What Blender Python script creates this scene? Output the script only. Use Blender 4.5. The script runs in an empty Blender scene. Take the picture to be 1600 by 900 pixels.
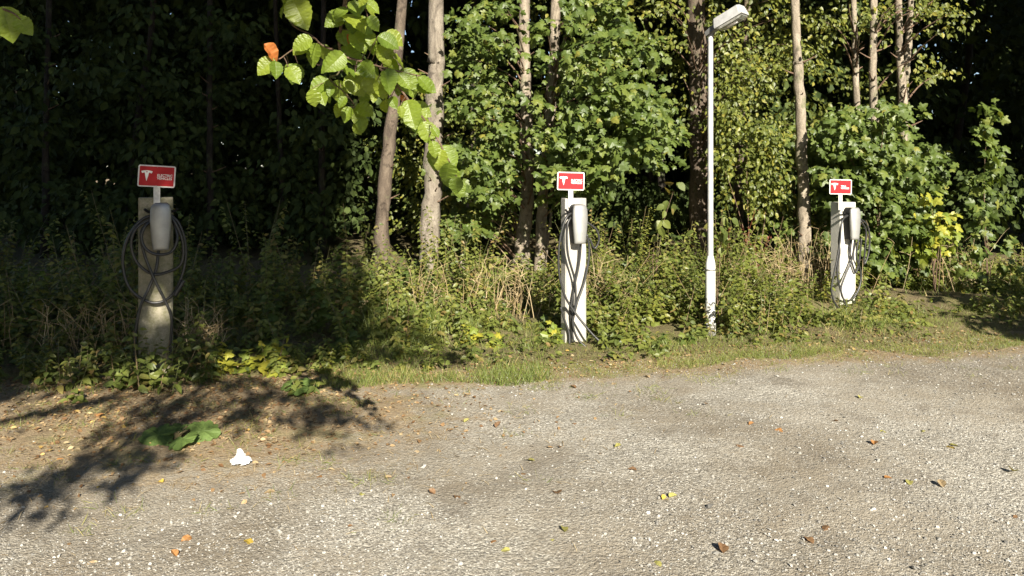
import bpy, math, random
import numpy as np
from mathutils import Vector, Matrix

R = math.radians
rng = np.random.default_rng(7)
random.seed(7)
scene = bpy.context.scene
col = scene.collection

# ------------------------------------------------------------------ camera, sky, sun, exposure
CAM_H, HZ, F = 1.8, 260.0, 1200.0            # eye height (m), horizon row, focal length (px of the 1600 px photo)
cam = bpy.data.cameras.new('camera')
cam.sensor_width = 36.0
cam.lens = 36.0 * F / 1600.0
cam.shift_y = -(450.0 - HZ) / 1600.0
cam.clip_start = 0.05
cam.clip_end = 2000
camo = bpy.data.objects.new('camera', cam)
col.objects.link(camo)
camo.location = (0, 0, CAM_H)
camo.rotation_euler = (R(90), 0, 0)
scene.camera = camo

SUN_AZ, SUN_EL = 15.0, 28.0                  # degrees right of straight behind the camera, above the horizon
SUN = Vector((math.sin(R(SUN_AZ)) * math.cos(R(SUN_EL)), -math.cos(R(SUN_AZ)) * math.cos(R(SUN_EL)), math.sin(R(SUN_EL))))
w = bpy.data.worlds.new('World')
scene.world = w
w.use_nodes = True
nt = w.node_tree
bg = nt.nodes['Background']
sky = nt.nodes.new('ShaderNodeTexSky')
sky.sky_type = 'NISHITA'
sky.sun_disc = False
sky.sun_elevation = R(SUN_EL)
sky.sun_rotation = R(180 - SUN_AZ)
sky.dust_density = 0.4
sky.air_density = 0.8
nt.links.new(sky.outputs[0], bg.inputs[0])
bg.inputs[1].default_value = 0.05
sl = bpy.data.lights.new('sun', 'SUN')
sl.energy = 5.0
sl.angle = R(0.5)
sl.color = (1.0, 0.93, 0.80)
so = bpy.data.objects.new('sun', sl)
col.objects.link(so)
so.rotation_euler = SUN.to_track_quat('Z', 'Y').to_euler()
so.location = (8, -20, 14)
scene.view_settings.view_transform = 'Standard'
scene.view_settings.look = 'None'
scene.view_settings.gamma = 1.0
scene.view_settings.use_curve_mapping = False
scene.view_settings.exposure = 1.5
scene.render.engine = 'CYCLES'
scene.cycles.max_bounces = 6
scene.cycles.transmission_bounces = 4
scene.cycles.diffuse_bounces = 3
scene.cycles.glossy_bounces = 2


def P(px, py, Y):
    """the point at depth Y that the photograph shows at column px, row py"""
    return np.array(((px - 800.0) / F * Y, Y, CAM_H + (HZ - py) / F * Y))


# ------------------------------------------------------------------ materials
def mat(name):
    m = bpy.data.materials.new(name)
    m.use_nodes = True
    n = m.node_tree
    return m, n, n.nodes['Principled BSDF']


def node(n, t, **kw):
    x = n.nodes.new(t)
    for k, v in kw.items():
        setattr(x, k, v)
    return x


def ramp(n, fac, stops, interp='LINEAR'):
    r = node(n, 'ShaderNodeValToRGB')
    r.color_ramp.interpolation = interp
    el = r.color_ramp.elements
    el[0].position, el[0].color = stops[0][0], (*stops[0][1], 1)
    el[1].position, el[1].color = stops[-1][0], (*stops[-1][1], 1)
    for p, c in stops[1:-1]:
        e = el.new(p)
        e.color = (*c, 1)
    n.links.new(fac, r.inputs[0])
    return r.outputs[0]


def noise(n, scale, detail=4, rough=0.55, vec=None, dist=0.0):
    t = node(n, 'ShaderNodeTexNoise')
    t.inputs['Scale'].default_value = scale
    t.inputs['Detail'].default_value = detail
    t.inputs['Roughness'].default_value = rough
    t.inputs['Distortion'].default_value = dist
    if vec is not None:
        n.links.new(vec, t.inputs['Vector'])
    return t


def math_n(n, op, a, b=None, clamp=False):
    m = node(n, 'ShaderNodeMath', operation=op)
    m.use_clamp = clamp
    for i, v in enumerate((a, b)):
        if v is None:
            continue
        if isinstance(v, (int, float)):
            m.inputs[i].default_value = v
        else:
            n.links.new(v, m.inputs[i])
    return m.outputs[0]


def mixc(n, fac, a, b, blend='MIX'):
    m = node(n, 'ShaderNodeMix', data_type='RGBA', blend_type=blend)
    for i, v in ((0, fac), (6, a), (7, b)):
        if isinstance(v, (int, float)):
            m.inputs[i].default_value = v
        elif isinstance(v, tuple):
            m.inputs[i].default_value = (*v, 1)
        else:
            n.links.new(v, m.inputs[i])
    return m.outputs[2]


def bump(n, h, strength, dist, normal=None):
    b = node(n, 'ShaderNodeBump')
    b.inputs['Strength'].default_value = strength
    b.inputs['Distance'].default_value = dist
    n.links.new(h, b.inputs['Height'])
    if normal is not None:
        n.links.new(normal, b.inputs['Normal'])
    return b.outputs[0]


def objcoord(n):
    return node(n, 'ShaderNodeTexCoord').outputs['Object']


def worldpos(n):
    return node(n, 'ShaderNodeNewGeometry').outputs['Position']


def tint(n):
    a = node(n, 'ShaderNodeAttribute', attribute_name='tint')
    o = node(n, 'ShaderNodeObjectInfo')
    s = math_n(n, 'ADD', a.outputs['Fac'], o.outputs['Random'])
    return math_n(n, 'FRACT', s)


def leaf_mat(name, stops, trans=0.35, tcol=(1.5, 1.5, 0.7), rough=0.45, spec=0.4, bumpy=0.0):
    m, n, b = mat(name)
    c = ramp(n, tint(n), stops)
    mot = noise(n, 60, 2, 0.6, worldpos(n))
    c = mixc(n, 0.35, c, ramp(n, mot.outputs['Fac'], [(0.3, (0.55, 0.55, 0.5)), (0.7, (1.25, 1.25, 1.1))]), 'MULTIPLY')
    n.links.new(c, b.inputs['Base Color'])
    b.inputs['Roughness'].default_value = rough
    b.inputs['Specular IOR Level'].default_value = spec
    if bumpy:
        n.links.new(bump(n, noise(n, 120, 2, 0.5, worldpos(n)).outputs['Fac'], bumpy, 0.004), b.inputs['Normal'])
    if trans > 0:
        t = node(n, 'ShaderNodeBsdfTranslucent')
        tc = mixc(n, 1.0, c, tcol, 'MULTIPLY')
        n.links.new(tc, t.inputs['Color'])
        mx = node(n, 'ShaderNodeMixShader')
        mx.inputs[0].default_value = trans
        n.links.new(b.outputs[0], mx.inputs[1])
        n.links.new(t.outputs[0], mx.inputs[2])
        n.links.new(mx.outputs[0], n.nodes['Material Output'].inputs[0])
    return m


M = {}
M['maple'] = leaf_mat('maple_leaf', [(0, (0.064, 0.096, 0.022)), (0.4, (0.092, 0.132, 0.029)), (0.85, (0.126, 0.164, 0.036)), (0.97, (0.165, 0.19, 0.04)), (1, (0.24, 0.22, 0.045))])
M['maple_yellow'] = leaf_mat('maple_yellow_leaf', [(0, (0.15, 0.2, 0.035)), (0.6, (0.24, 0.27, 0.04)), (1, (0.36, 0.33, 0.045))])
M['fine'] = leaf_mat('small_leaf', [(0, (0.075, 0.095, 0.022)), (0.5, (0.125, 0.148, 0.03)), (0.85, (0.18, 0.195, 0.038)), (1, (0.27, 0.24, 0.045))])
M['beech'] = leaf_mat('beech_leaf', [(0, (0.12, 0.18, 0.022)), (0.5, (0.17, 0.235, 0.026)), (1, (0.23, 0.28, 0.034))], trans=0.5, rough=0.42, spec=0.5, bumpy=0.3)


def add_veins(m):
    n = m.node_tree
    b = n.nodes['Principled BSDF']
    sep = node(n, 'ShaderNodeSeparateXYZ')
    n.links.new(objcoord(n), sep.inputs[0])
    ax_ = math_n(n, 'ABSOLUTE', sep.outputs[0])
    ph = math_n(n, 'FRACT', math_n(n, 'MULTIPLY', math_n(n, 'SUBTRACT', sep.outputs[1], math_n(n, 'MULTIPLY', ax_, 0.75)), 8.0))
    tri = math_n(n, 'ABSOLUTE', math_n(n, 'SUBTRACT', ph, 0.5))
    vein = math_n(n, 'MAXIMUM', ramp(n, tri, [(0.0, (1, 1, 1)), (0.09, (0, 0, 0))]), ramp(n, ax_, [(0.008, (1, 1, 1)), (0.022, (0, 0, 0))]))
    src = b.inputs['Base Color'].links[0].from_socket
    cc_ = mixc(n, math_n(n, 'MULTIPLY', vein, 0.16), src, (0.34, 0.38, 0.12))
    n.links.new(cc_, b.inputs['Base Color'])
    old = b.inputs['Normal'].links[0].from_socket if b.inputs['Normal'].links else None
    n.links.new(bump(n, math_n(n, 'ADD', tri, math_n(n, 'MULTIPLY', vein, -0.3)), 0.16, 0.004, old), b.inputs['Normal'])


add_veins(M['beech'])
M['rust'] = leaf_mat('rust_leaf', [(0, (0.42, 0.13, 0.03)), (1, (0.5, 0.2, 0.06))], trans=0.4, tcol=(1.3, 0.9, 0.6))
M['dark'] = leaf_mat('shaded_wood_leaf', [(0, (0.026, 0.04, 0.011)), (0.6, (0.04, 0.06, 0.015)), (1, (0.06, 0.08, 0.02))], trans=0.1, rough=0.65, spec=0.15)  # leaf colour lowered so the inside of the wood looks more deeply shaded
M['weed'] = leaf_mat('weed_leaf', [(0, (0.08, 0.104, 0.026)), (0.4, (0.12, 0.15, 0.035)), (0.8, (0.172, 0.192, 0.045)), (0.93, (0.21, 0.195, 0.055)), (1, (0.22, 0.15, 0.06))])
M['butterbur'] = leaf_mat('broad_leaf', [(0, (0.11, 0.17, 0.045)), (1, (0.15, 0.21, 0.06))], bumpy=0.8, rough=0.6, spec=0.25)
M['grass'] = leaf_mat('grass', [(0, (0.10, 0.14, 0.03)), (0.5, (0.17, 0.20, 0.045)), (0.8, (0.25, 0.24, 0.07)), (1, (0.38, 0.31, 0.14))], trans=0.25, rough=0.5)
M['straw'] = leaf_mat('dry_stalk', [(0, (0.24, 0.17, 0.09)), (0.5, (0.36, 0.27, 0.15)), (1, (0.5, 0.4, 0.25))], trans=0.0, rough=0.7, spec=0.2)
M['litter'] = leaf_mat('dead_leaf', [(0, (0.14, 0.075, 0.035)), (0.35, (0.23, 0.14, 0.07)), (0.7, (0.32, 0.22, 0.12)), (0.9, (0.42, 0.33, 0.2)), (1, (0.44, 0.29, 0.08))], trans=0.15, tcol=(1.2, 1, .7), rough=0.6, spec=0.25)
M['redstalk'] = leaf_mat('red_seed', [(0, (0.10, 0.03, 0.018)), (1, (0.19, 0.06, 0.035))], trans=0.1)
for nm, c in (('yellow', (0.46, 0.33, 0.06)), ('brown', (0.18, 0.105, 0.055)), ('tan', (0.36, 0.27, 0.16)), ('olive', (0.30, 0.28, 0.09)), ('orange', (0.38, 0.19, 0.07))):
    M['fallen_' + nm] = leaf_mat('fallen_' + nm, [(0, tuple(v * 0.75 for v in c)), (1, tuple(min(1, v * 1.15) for v in c))], trans=0.15, tcol=(1.2, 1, .7), rough=0.5)


def bark(name, c0, c1, c2, sc=1.0):
    m, n, b = mat(name)
    mp = node(n, 'ShaderNodeMapping')
    n.links.new(worldpos(n), mp.inputs[0])
    mp.inputs['Scale'].default_value = (1, 1, 0.35)
    a = noise(n, 9 * sc, 5, 0.65, mp.outputs[0], 0.6)
    f = noise(n, 55 * sc, 4, 0.7, worldpos(n))
    c = ramp(n, a.outputs['Fac'], [(0.3, c0), (0.5, c1), (0.72, c2)])
    c = mixc(n, 0.6, c, ramp(n, f.outputs['Fac'], [(0.3, (0.55, 0.55, 0.55)), (0.7, (1.3, 1.3, 1.3))]), 'MULTIPLY')
    kn = noise(n, 6.0, 3, 0.6, worldpos(n), 1.0)
    c = mixc(n, ramp(n, kn.outputs['Fac'], [(0.58, (0, 0, 0)), (0.66, (0.6, 0.6, 0.6))]), c, tuple(v * 0.45 for v in c0))
    ms = noise(n, 3.5, 4, 0.6, worldpos(n))
    c = mixc(n, ramp(n, ms.outputs['Fac'], [(0.56, (0, 0, 0)), (0.68, (0.55, 0.55, 0.55))]), c, (0.10, 0.12, 0.05))
    n.links.new(c, b.inputs['Base Color'])
    b.inputs['Roughness'].default_value = 0.85
    b.inputs['Specular IOR Level'].default_value = 0.2
    h = math_n(n, 'ADD', a.outputs['Fac'], math_n(n, 'MULTIPLY', f.outputs['Fac'], 0.5))
    n.links.new(bump(n, h, 0.8, 0.03), b.inputs['Normal'])
    return m


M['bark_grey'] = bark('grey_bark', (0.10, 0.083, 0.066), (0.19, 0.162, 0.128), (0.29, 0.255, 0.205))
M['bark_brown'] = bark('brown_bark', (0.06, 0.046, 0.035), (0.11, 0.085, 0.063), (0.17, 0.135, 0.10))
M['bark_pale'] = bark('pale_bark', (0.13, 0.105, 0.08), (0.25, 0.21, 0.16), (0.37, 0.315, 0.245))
M['bark_shaded'] = bark('shaded_bark', (0.02, 0.017, 0.013), (0.04, 0.033, 0.026), (0.065, 0.054, 0.042))  # shade put into the bark colour, so trunks inside the wood look dim
M['twig'] = bark('twig_bark', (0.10, 0.065, 0.045), (0.17, 0.11, 0.075), (0.24, 0.17, 0.12), 3)
M['green_stem'] = leaf_mat('green_stem', [(0, (0.10, 0.12, 0.04)), (0.5, (0.15, 0.13, 0.06)), (1, (0.2, 0.14, 0.08))], trans=0.0, rough=0.6)


def gravel_ground():
    m, n, b = mat('gravel_ground')
    p = worldpos(n)
    sep = node(n, 'ShaderNodeSeparateXYZ')
    n.links.new(p, sep.inputs[0])
    big = noise(n, 0.8, 5, 0.6, p)
    mid = noise(n, 7, 6, 0.7, p)
    fine = noise(n, 160, 3, 0.7, p)
    v = node(n, 'ShaderNodeTexVoronoi')
    v.inputs['Scale'].default_value = 120
    n.links.new(p, v.inputs['Vector'])
    v2 = node(n, 'ShaderNodeTexVoronoi')
    v2.inputs['Scale'].default_value = 46
    n.links.new(p, v2.inputs['Vector'])
    sc = node(n, 'ShaderNodeSeparateColor')
    n.links.new(v.outputs['Color'], sc.inputs[0])
    grain = ramp(n, sc.outputs[0], [(0, (0.11, 0.10, 0.082)), (0.3, (0.21, 0.19, 0.155)), (0.65, (0.31, 0.285, 0.235)), (0.93, (0.43, 0.40, 0.34)), (1, (0.6, 0.57, 0.5))])
    dirt = ramp(n, fine.outputs['Fac'], [(0.3, (0.15, 0.125, 0.093)), (0.7, (0.32, 0.28, 0.215))])
    dm = math_n(n, 'ADD', math_n(n, 'MULTIPLY', big.outputs['Fac'], 1.0), math_n(n, 'MULTIPLY', mid.outputs['Fac'], 0.6))
    dmask = ramp(n, dm, [(0.72, (0.05, 0.05, 0.05)), (0.92, (0.85, 0.85, 0.85))])
    c = mixc(n, dmask, grain, dirt)
    pt = noise(n, 0.55, 4, 0.55, p, 0.6)
    c = mixc(n, 1.0, c, ramp(n, pt.outputs['Fac'], [(0.36, (0.84, 0.81, 0.77)), (0.5, (1.08, 1.09, 1.10)), (0.66, (1.2, 1.22, 1.25))]), 'MULTIPLY')
    dk = noise(n, 1.7, 5, 0.62, p, 0.4)
    c = mixc(n, ramp(n, dk.outputs['Fac'], [(0.53, (0, 0, 0)), (0.66, (0.65, 0.65, 0.65))]), c, (0.16, 0.137, 0.106))
    # brown humus and straw trodden into the gravel beside the left verge
    ex = math_n(n, 'DIVIDE', math_n(n, 'ADD', sep.outputs[0], 2.3), 2.0)
    ey = math_n(n, 'DIVIDE', math_n(n, 'SUBTRACT', sep.outputs[1], 5.5), 1.45)
    d2 = math_n(n, 'SQRT', math_n(n, 'ADD', math_n(n, 'MULTIPLY', ex, ex), math_n(n, 'MULTIPLY', ey, ey)))
    edge = math_n(n, 'SUBTRACT', sep.outputs[1], math_n(n, 'ADD', math_n(n, 'MULTIPLY', sep.outputs[0], 0.22), 6.35))
    e2 = math_n(n, 'MULTIPLY', edge, -1.6)
    dd = math_n(n, 'MINIMUM', d2, math_n(n, 'ADD', e2, 0.75))
    dd = math_n(n, 'ADD', dd, math_n(n, 'MULTIPLY', math_n(n, 'SUBTRACT', mid.outputs['Fac'], 0.5), 1.5))
    dd = math_n(n, 'ADD', dd, math_n(n, 'MULTIPLY', math_n(n, 'SUBTRACT', big.outputs['Fac'], 0.5), 0.8))
    hm = ramp(n, math_n(n, 'ADD', dd, math_n(n, 'MULTIPLY', math_n(n, 'SUBTRACT', fine.outputs['Fac'], 0.5), 1.2)), [(0.6, (0.92, 0.92, 0.92)), (1.35, (0, 0, 0))])
    st = node(n, 'ShaderNodeMapping')
    st.inputs['Rotation'].default_value = (0, 0, 0.5)
    st.inputs['Scale'].default_value = (30, 120, 60)
    n.links.new(p, st.inputs[0])
    straw = noise(n, 1.0, 4, 0.7, st.outputs[0], 1.2)
    hum = ramp(n, straw.outputs['Fac'], [(0.3, (0.13, 0.088, 0.05)), (0.5, (0.24, 0.175, 0.10)), (0.68, (0.38, 0.30, 0.18))])
    gr = noise(n, 2.2, 5, 0.65, p)
    hum = mixc(n, ramp(n, gr.outputs['Fac'], [(0.52, (0, 0, 0)), (0.66, (0.6, 0.6, 0.6))]), hum, (0.17, 0.17, 0.06))
    c = mixc(n, hm, c, hum)
    n.links.new(c, b.inputs['Base Color'])
    b.inputs['Roughness'].default_value = 0.9
    b.inputs['Specular IOR Level'].default_value = 0.2
    h = math_n(n, 'ADD', math_n(n, 'MULTIPLY', v.outputs['Distance'], -0.7), math_n(n, 'MULTIPLY', v2.outputs['Distance'], -0.8))
    h = math_n(n, 'ADD', h, math_n(n, 'MULTIPLY', fine.outputs['Fac'], 0.5))
    nb = bump(n, h, 0.8, 0.008)
    nb = bump(n, mid.outputs['Fac'], 0.25, 0.03, nb)
    n.links.new(nb, b.inputs['Normal'])
    return m


def verge_soil():
    m, n, b = mat('verge_soil')
    p = worldpos(n)
    a = noise(n, 3, 6, 0.7, p)
    f = noise(n, 45, 4, 0.75, p, 0.8)
    c = ramp(n, f.outputs['Fac'], [(0.3, (0.075, 0.052, 0.035)), (0.5, (0.16, 0.115, 0.075)), (0.7, (0.27, 0.205, 0.135))])
    g = ramp(n, a.outputs['Fac'], [(0.35, (0.1, 0.1, 0.1)), (0.6, (0.7, 0.7, 0.7))])
    c = mixc(n, g, c, (0.17, 0.165, 0.06))
    n.links.new(c, b.inputs['Base Color'])
    b.inputs['Roughness'].default_value = 0.95
    b.inputs['Specular IOR Level'].default_value = 0.15
    nb = bump(n, f.outputs['Fac'], 1.0, 0.03)
    n.links.new(nb, b.inputs['Normal'])
    return m


M['gravel'] = gravel_ground()
M['verge'] = verge_soil()


def stone_mat():
    m, n, b = mat('stone_chip')
    c = ramp(n, tint(n), [(0, (0.10, 0.094, 0.084)), (0.4, (0.24, 0.228, 0.202)), (0.8, (0.35, 0.336, 0.302)), (0.98, (0.43, 0.415, 0.38)), (1, (0.6, 0.58, 0.54))])
    f = noise(n, 90, 3, 0.6, worldpos(n))
    c = mixc(n, 0.5, c, ramp(n, f.outputs['Fac'], [(0.3, (0.6, 0.6, 0.6)), (0.7, (1.2, 1.2, 1.2))]), 'MULTIPLY')
    n.links.new(c, b.inputs['Base Color'])
    b.inputs['Roughness'].default_value = 0.75
    return m


M['stone'] = stone_mat()


def concrete(name, c0, c1, dirt_amt, moss=0.0):
    m, n, b = mat(name)
    p = objcoord(n)
    f = noise(n, 70, 5, 0.7, p)
    a = noise(n, 6, 5, 0.65, p)
    c = ramp(n, f.outputs['Fac'], [(0.3, c0), (0.7, c1)])
    c = mixc(n, ramp(n, a.outputs['Fac'], [(0.45, (0, 0, 0)), (0.75, (dirt_amt,) * 3)]), c, (0.16, 0.14, 0.10))
    if moss:
        g = noise(n, 11, 6, 0.7, p)
        c = mixc(n, ramp(n, g.outputs['Fac'], [(0.42, (0, 0, 0)), (0.62, (moss,) * 3)]), c, (0.12, 0.12, 0.05))
    n.links.new(c, b.inputs['Base Color'])
    b.inputs['Roughness'].default_value = 0.85
    b.inputs['Specular IOR Level'].default_value = 0.25
    n.links.new(bump(n, f.outputs['Fac'], 0.5, 0.006), b.inputs['Normal'])
    return m


M['concrete_mossy'] = concrete('mossy_concrete', (0.20, 0.18, 0.13), (0.36, 0.33, 0.25), 0.5, 0.75)
M['concrete_grey'] = concrete('grey_concrete', (0.32, 0.30, 0.265), (0.45, 0.43, 0.385), 0.5)
M['concrete_white'] = concrete('white_post', (0.50, 0.48, 0.43), (0.58, 0.56, 0.50), 0.16)


def plain(name, c, rough=0.5, metal=0.0, spec=0.5, dirt=0.15, scale=25, coat=0.0):
    m, n, b = mat(name)
    f = noise(n, scale, 5, 0.65, objcoord(n))
    k = ramp(n, f.outputs['Fac'], [(0.35, tuple(v * (1 - dirt * 1.6) for v in c)), (0.6, c)])
    n.links.new(k, b.inputs['Base Color'])
    rr = ramp(n, f.outputs['Fac'], [(0.3, (min(1, rough + 0.12),) * 3), (0.7, (rough,) * 3)])
    n.links.new(rr, b.inputs['Roughness'])
    b.inputs['Metallic'].default_value = metal
    b.inputs['Specular IOR Level'].default_value = spec
    b.inputs['Coat Weight'].default_value = coat
    return m


M['sign_white'] = plain('sign_white', (0.66, 0.64, 0.6), 0.5, spec=0.3)
M['sign_red'] = plain('sign_red', (0.40, 0.010, 0.014), 0.5, spec=0.25, dirt=0.12, scale=12)
M['print_white'] = plain('print_white', (0.82, 0.78, 0.74), 0.45, dirt=0.08)
M['silver'] = plain('silver_cover', (0.36, 0.36, 0.345), 0.42, 0.5, dirt=0.1, scale=8)
M['black_plastic'] = plain('black_plastic', (0.016, 0.016, 0.016), 0.55, spec=0.25)
M['rubber'] = plain('cable_rubber', (0.028, 0.028, 0.027), 0.38, dirt=0.3, scale=40)
M['zinc'] = plain('zinc_bracket', (0.55, 0.54, 0.51), 0.5, 0.3)
M['lamp_grey'] = plain('lamp_paint', (0.48, 0.48, 0.47), 0.45, 0.15, dirt=0.2, scale=10)
M['lamp_dark'] = plain('lamp_bracket', (0.20, 0.20, 0.19), 0.5, 0.4)
M['paper'] = plain('tissue_paper', (0.66, 0.66, 0.645), 0.85, spec=0.1, dirt=0.12)
M['mint'] = plain('mint_print', (0.35, 0.62, 0.5), 0.7)


def sleeve_mat():
    m, n, b = mat('lamp_sleeve_paint')
    p = objcoord(n)
    sep = node(n, 'ShaderNodeSeparateXYZ')
    n.links.new(p, sep.inputs[0])
    f = noise(n, 28, 6, 0.75, p)
    h = math_n(n, 'SUBTRACT', 0.74, math_n(n, 'MULTIPLY', sep.outputs[2], 0.55))
    k = math_n(n, 'ADD', f.outputs['Fac'], math_n(n, 'MULTIPLY', math_n(n, 'SUBTRACT', h, 0.5), 0.75))
    c = ramp(n, k, [(0.55, (0.6, 0.6, 0.57)), (0.62, (0.07, 0.065, 0.05))])
    n.links.new(c, b.inputs['Base Color'])
    b.inputs['Roughness'].default_value = 0.6
    return m


M['sleeve'] = sleeve_mat()


def glass_mat():
    m, n, b = mat('lamp_lens')
    b.inputs['Base Color'].default_value = (0.75, 0.76, 0.72, 1)
    b.inputs['Roughness'].default_value = 0.18
    f = noise(n, 30, 4, 0.6, objcoord(n))
    n.links.new(ramp(n, f.outputs['Fac'], [(0.3, (0.35, 0.35, 0.31)), (0.7, (0.8, 0.8, 0.75))]), b.inputs['Base Color'])
    b.inputs['Transmission Weight'].default_value = 0.6
    return m


M['lens'] = glass_mat()


# ------------------------------------------------------------------ mesh helpers
class MB:
    """collects triangles (with a per-vertex tint) and links them as ONE mesh object"""

    def __init__(s):
        s.v, s.f, s.t, s.n = [], [], [], 0

    def add(s, v, f, t=0.0):
        v = np.asarray(v, float).reshape(-1, 3)
        f = np.asarray(f, int).reshape(-1, 3)
        s.v.append(v)
        s.f.append(f + s.n)
        s.t.append(np.broadcast_to(np.asarray(t, float), (len(v),)).copy())
        s.n += len(v)
        return s

    def quads(s, v, q, t=0.0):
        q = np.asarray(q, int).reshape(-1, 4)
        return s.add(v, np.vstack((q[:, [0, 1, 2]], q[:, [0, 2, 3]])), t)

    def leaves(s, tpl, pos, fr, size, tnt):
        V, T = tpl
        k = len(pos)
        if k == 0:
            return s
        v = np.einsum('kij,nj->kni', fr, V) * np.asarray(size).reshape(-1, 1, 1) + pos[:, None, :]
        f = T[None] + (np.arange(k) * len(V))[:, None, None]
        return s.add(v.reshape(-1, 3), f.reshape(-1, 3), np.repeat(tnt, len(V)))

    def tube(s, pts, rad, sides=8, cap=True, t=0.0, wob=0.0):
        pts = np.asarray(pts, float)
        k = len(pts)
        rad = np.broadcast_to(np.asarray(rad, float), (k,))
        tg = np.gradient(pts, axis=0)
        tg /= np.linalg.norm(tg, axis=1)[:, None] + 1e-9
        a = np.array((1.0, 0, 0)) if abs(tg[0][0]) < 0.8 else np.array((0, 1.0, 0))
        vs = []
        ang = np.arange(sides) / sides * 2 * np.pi
        u = a
        for i in range(k):
            u = u - tg[i] * u.dot(tg[i])
            u /= np.linalg.norm(u) + 1e-9
            w_ = np.cross(tg[i], u)
            rr = rad[i] * (1 + wob * rng.normal(size=sides))
            vs.append(pts[i] + (np.cos(ang) * rr)[:, None] * u + (np.sin(ang) * rr)[:, None] * w_)
        v = np.vstack(vs)
        q = []
        for i in range(k - 1):
            for j in range(sides):
                j2 = (j + 1) % sides
                q.append((i * sides + j, i * sides + j2, (i + 1) * sides + j2, (i + 1) * sides + j))
        q = np.array(q)
        f = np.vstack((q[:, [0, 1, 2]], q[:, [0, 2, 3]]))
        if cap:
            v = np.vstack((v, pts[0], pts[-1]))
            a0, a1 = len(v) - 2, len(v) - 1
            e = [(a0, (j + 1) % sides, j) for j in range(sides)]
            e += [(a1, (k - 1) * sides + j, (k - 1) * sides + (j + 1) % sides) for j in range(sides)]
            f = np.vstack((f, np.array(e)))
        return s.add(v, f, t)

    def box(s, lo, hi, M4=None):
        (x0, y0, z0), (x1, y1, z1) = lo, hi
        v = np.array([(x0, y0, z0), (x1, y0, z0), (x1, y1, z0), (x0, y1, z0), (x0, y0, z1), (x1, y0, z1), (x1, y1, z1), (x0, y1, z1)], float)
        return s.quads(v, [(0, 3, 2, 1), (4, 5, 6, 7), (0, 1, 5, 4), (1, 2, 6, 5), (2, 3, 7, 6), (3, 0, 4, 7)])

    def build(s, name, material, parent=None, smooth=False, local=False, weld=False, bevel=0.0):
        v = np.vstack(s.v) if s.v else np.zeros((0, 3))
        f = np.vstack(s.f) if s.f else np.zeros((0, 3), int)
        if parent is not None and not local:
            v = v - np.array(parent['_base'])
        me = bpy.data.meshes.new(name)
        me.vertices.add(len(v))
        me.vertices.foreach_set('co', v.ravel().astype(np.float32))
        me.loops.add(f.size)
        me.loops.foreach_set('vertex_index', f.ravel().astype(np.int32))
        me.polygons.add(len(f))
        me.polygons.foreach_set('loop_start', (np.arange(len(f)) * 3).astype(np.int32))
        me.update(calc_edges=True)
        at = me.attributes.new('tint', 'FLOAT', 'POINT')
        at.data.foreach_set('value', np.concatenate(s.t).astype(np.float32))
        me.polygons.foreach_set('use_smooth', np.full(len(f), bool(smooth)))
        me.materials.append(material)
        if weld:
            import bmesh
            bm = bmesh.new()
            bm.from_mesh(me)
            bmesh.ops.remove_doubles(bm, verts=bm.verts, dist=1e-5)
            bmesh.ops.recalc_face_normals(bm, faces=bm.faces)
            bm.to_mesh(me)
            bm.free()
        o = bpy.data.objects.new(name, me)
        col.objects.link(o)
        if parent is not None:
            o.parent = parent
            o['_base'] = list(parent['_base'])
        else:
            o['_base'] = [0.0, 0.0, 0.0]
        if bevel:
            md = o.modifiers.new('bevel', 'BEVEL')
            md.width = bevel
            md.segments = 2
            md.limit_method = 'ANGLE'
        return o


def tag(o, label, cat, group=None):
    o['label'] = label
    o['category'] = cat
    if group:
        o['group'] = group
    return o


def thing(name, label, cat, loc, group=None):
    o = bpy.data.objects.new(name, None)
    o.empty_display_size = 0.1
    col.objects.link(o)
    o.location = loc
    o['_base'] = [float(c) for c in loc]
    return tag(o, label, cat, group)


def stuff(o):
    o['kind'] = 'stuff'
    return o


def norm(a):
    return a / (np.linalg.norm(a, axis=-1, keepdims=True) + 1e-9)


def frames(d, n):
    y = norm(d)
    x = norm(np.cross(y, n))
    z = np.cross(x, y)
    return np.stack((x, y, z), axis=-1)


def smooth_pts(pts, k=8):
    """Catmull-Rom through the points"""
    p = np.asarray(pts, float)
    p = np.vstack((2 * p[0] - p[1], p, 2 * p[-1] - p[-2]))
    out = []
    for i in range(1, len(p) - 2):
        for j in range(k):
            t = j / k
            a, b, c, d = p[i - 1], p[i], p[i + 1], p[i + 2]
            out.append(0.5 * (2 * b + (c - a) * t + (2 * a - 5 * b + 4 * c - d) * t * t + (3 * b - 3 * c + d - a) * t ** 3))
    out.append(p[-2])
    return np.array(out)


# ------------------------------------------------------------------ leaf shapes (length 1 along +y, face up +z)
def tpl_simple():
    v = np.array([(0, 0, 0), (0.3, 0.5, 0.07), (0, 1, -0.1), (-0.3, 0.5, 0.07)], float)
    return v, np.array([(0, 1, 2), (0, 2, 3)])


def tpl_oval(wd=0.34, k=4, fold=0.22, curl=0.18, wave=0.0, serr=0.0):
    ys = np.linspace(0, 1, k + 2)
    v, f = [], []
    for i, y in enumerate(ys):
        ww = wd * (math.sin(math.pi * y ** 0.85) ** 0.75 if 0 < y < 1 else 0.0)
        ww *= 1 + (serr if i % 2 else -serr)
        zc = -curl * y * y
        wv = wave * math.sin(i * 2.1)
        v += [(0, y, zc), (ww, y - 0.03, zc + fold * ww + wv), (-ww, y - 0.03, zc + fold * ww - wv)]
    for i in range(k + 1):
        a, b = 3 * i, 3 * i + 3
        if i == 0:
            f += [(a, b + 1, b), (a, b, b + 2)]
        elif i == k:
            f += [(a, a + 1, b), (a, b, a + 2)]
        else:
            f += [(a, a + 1, b + 1), (a, b + 1, b), (a, b, b + 2), (a, b + 2, a + 2)]
    return np.array(v, float), np.array(f)


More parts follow.
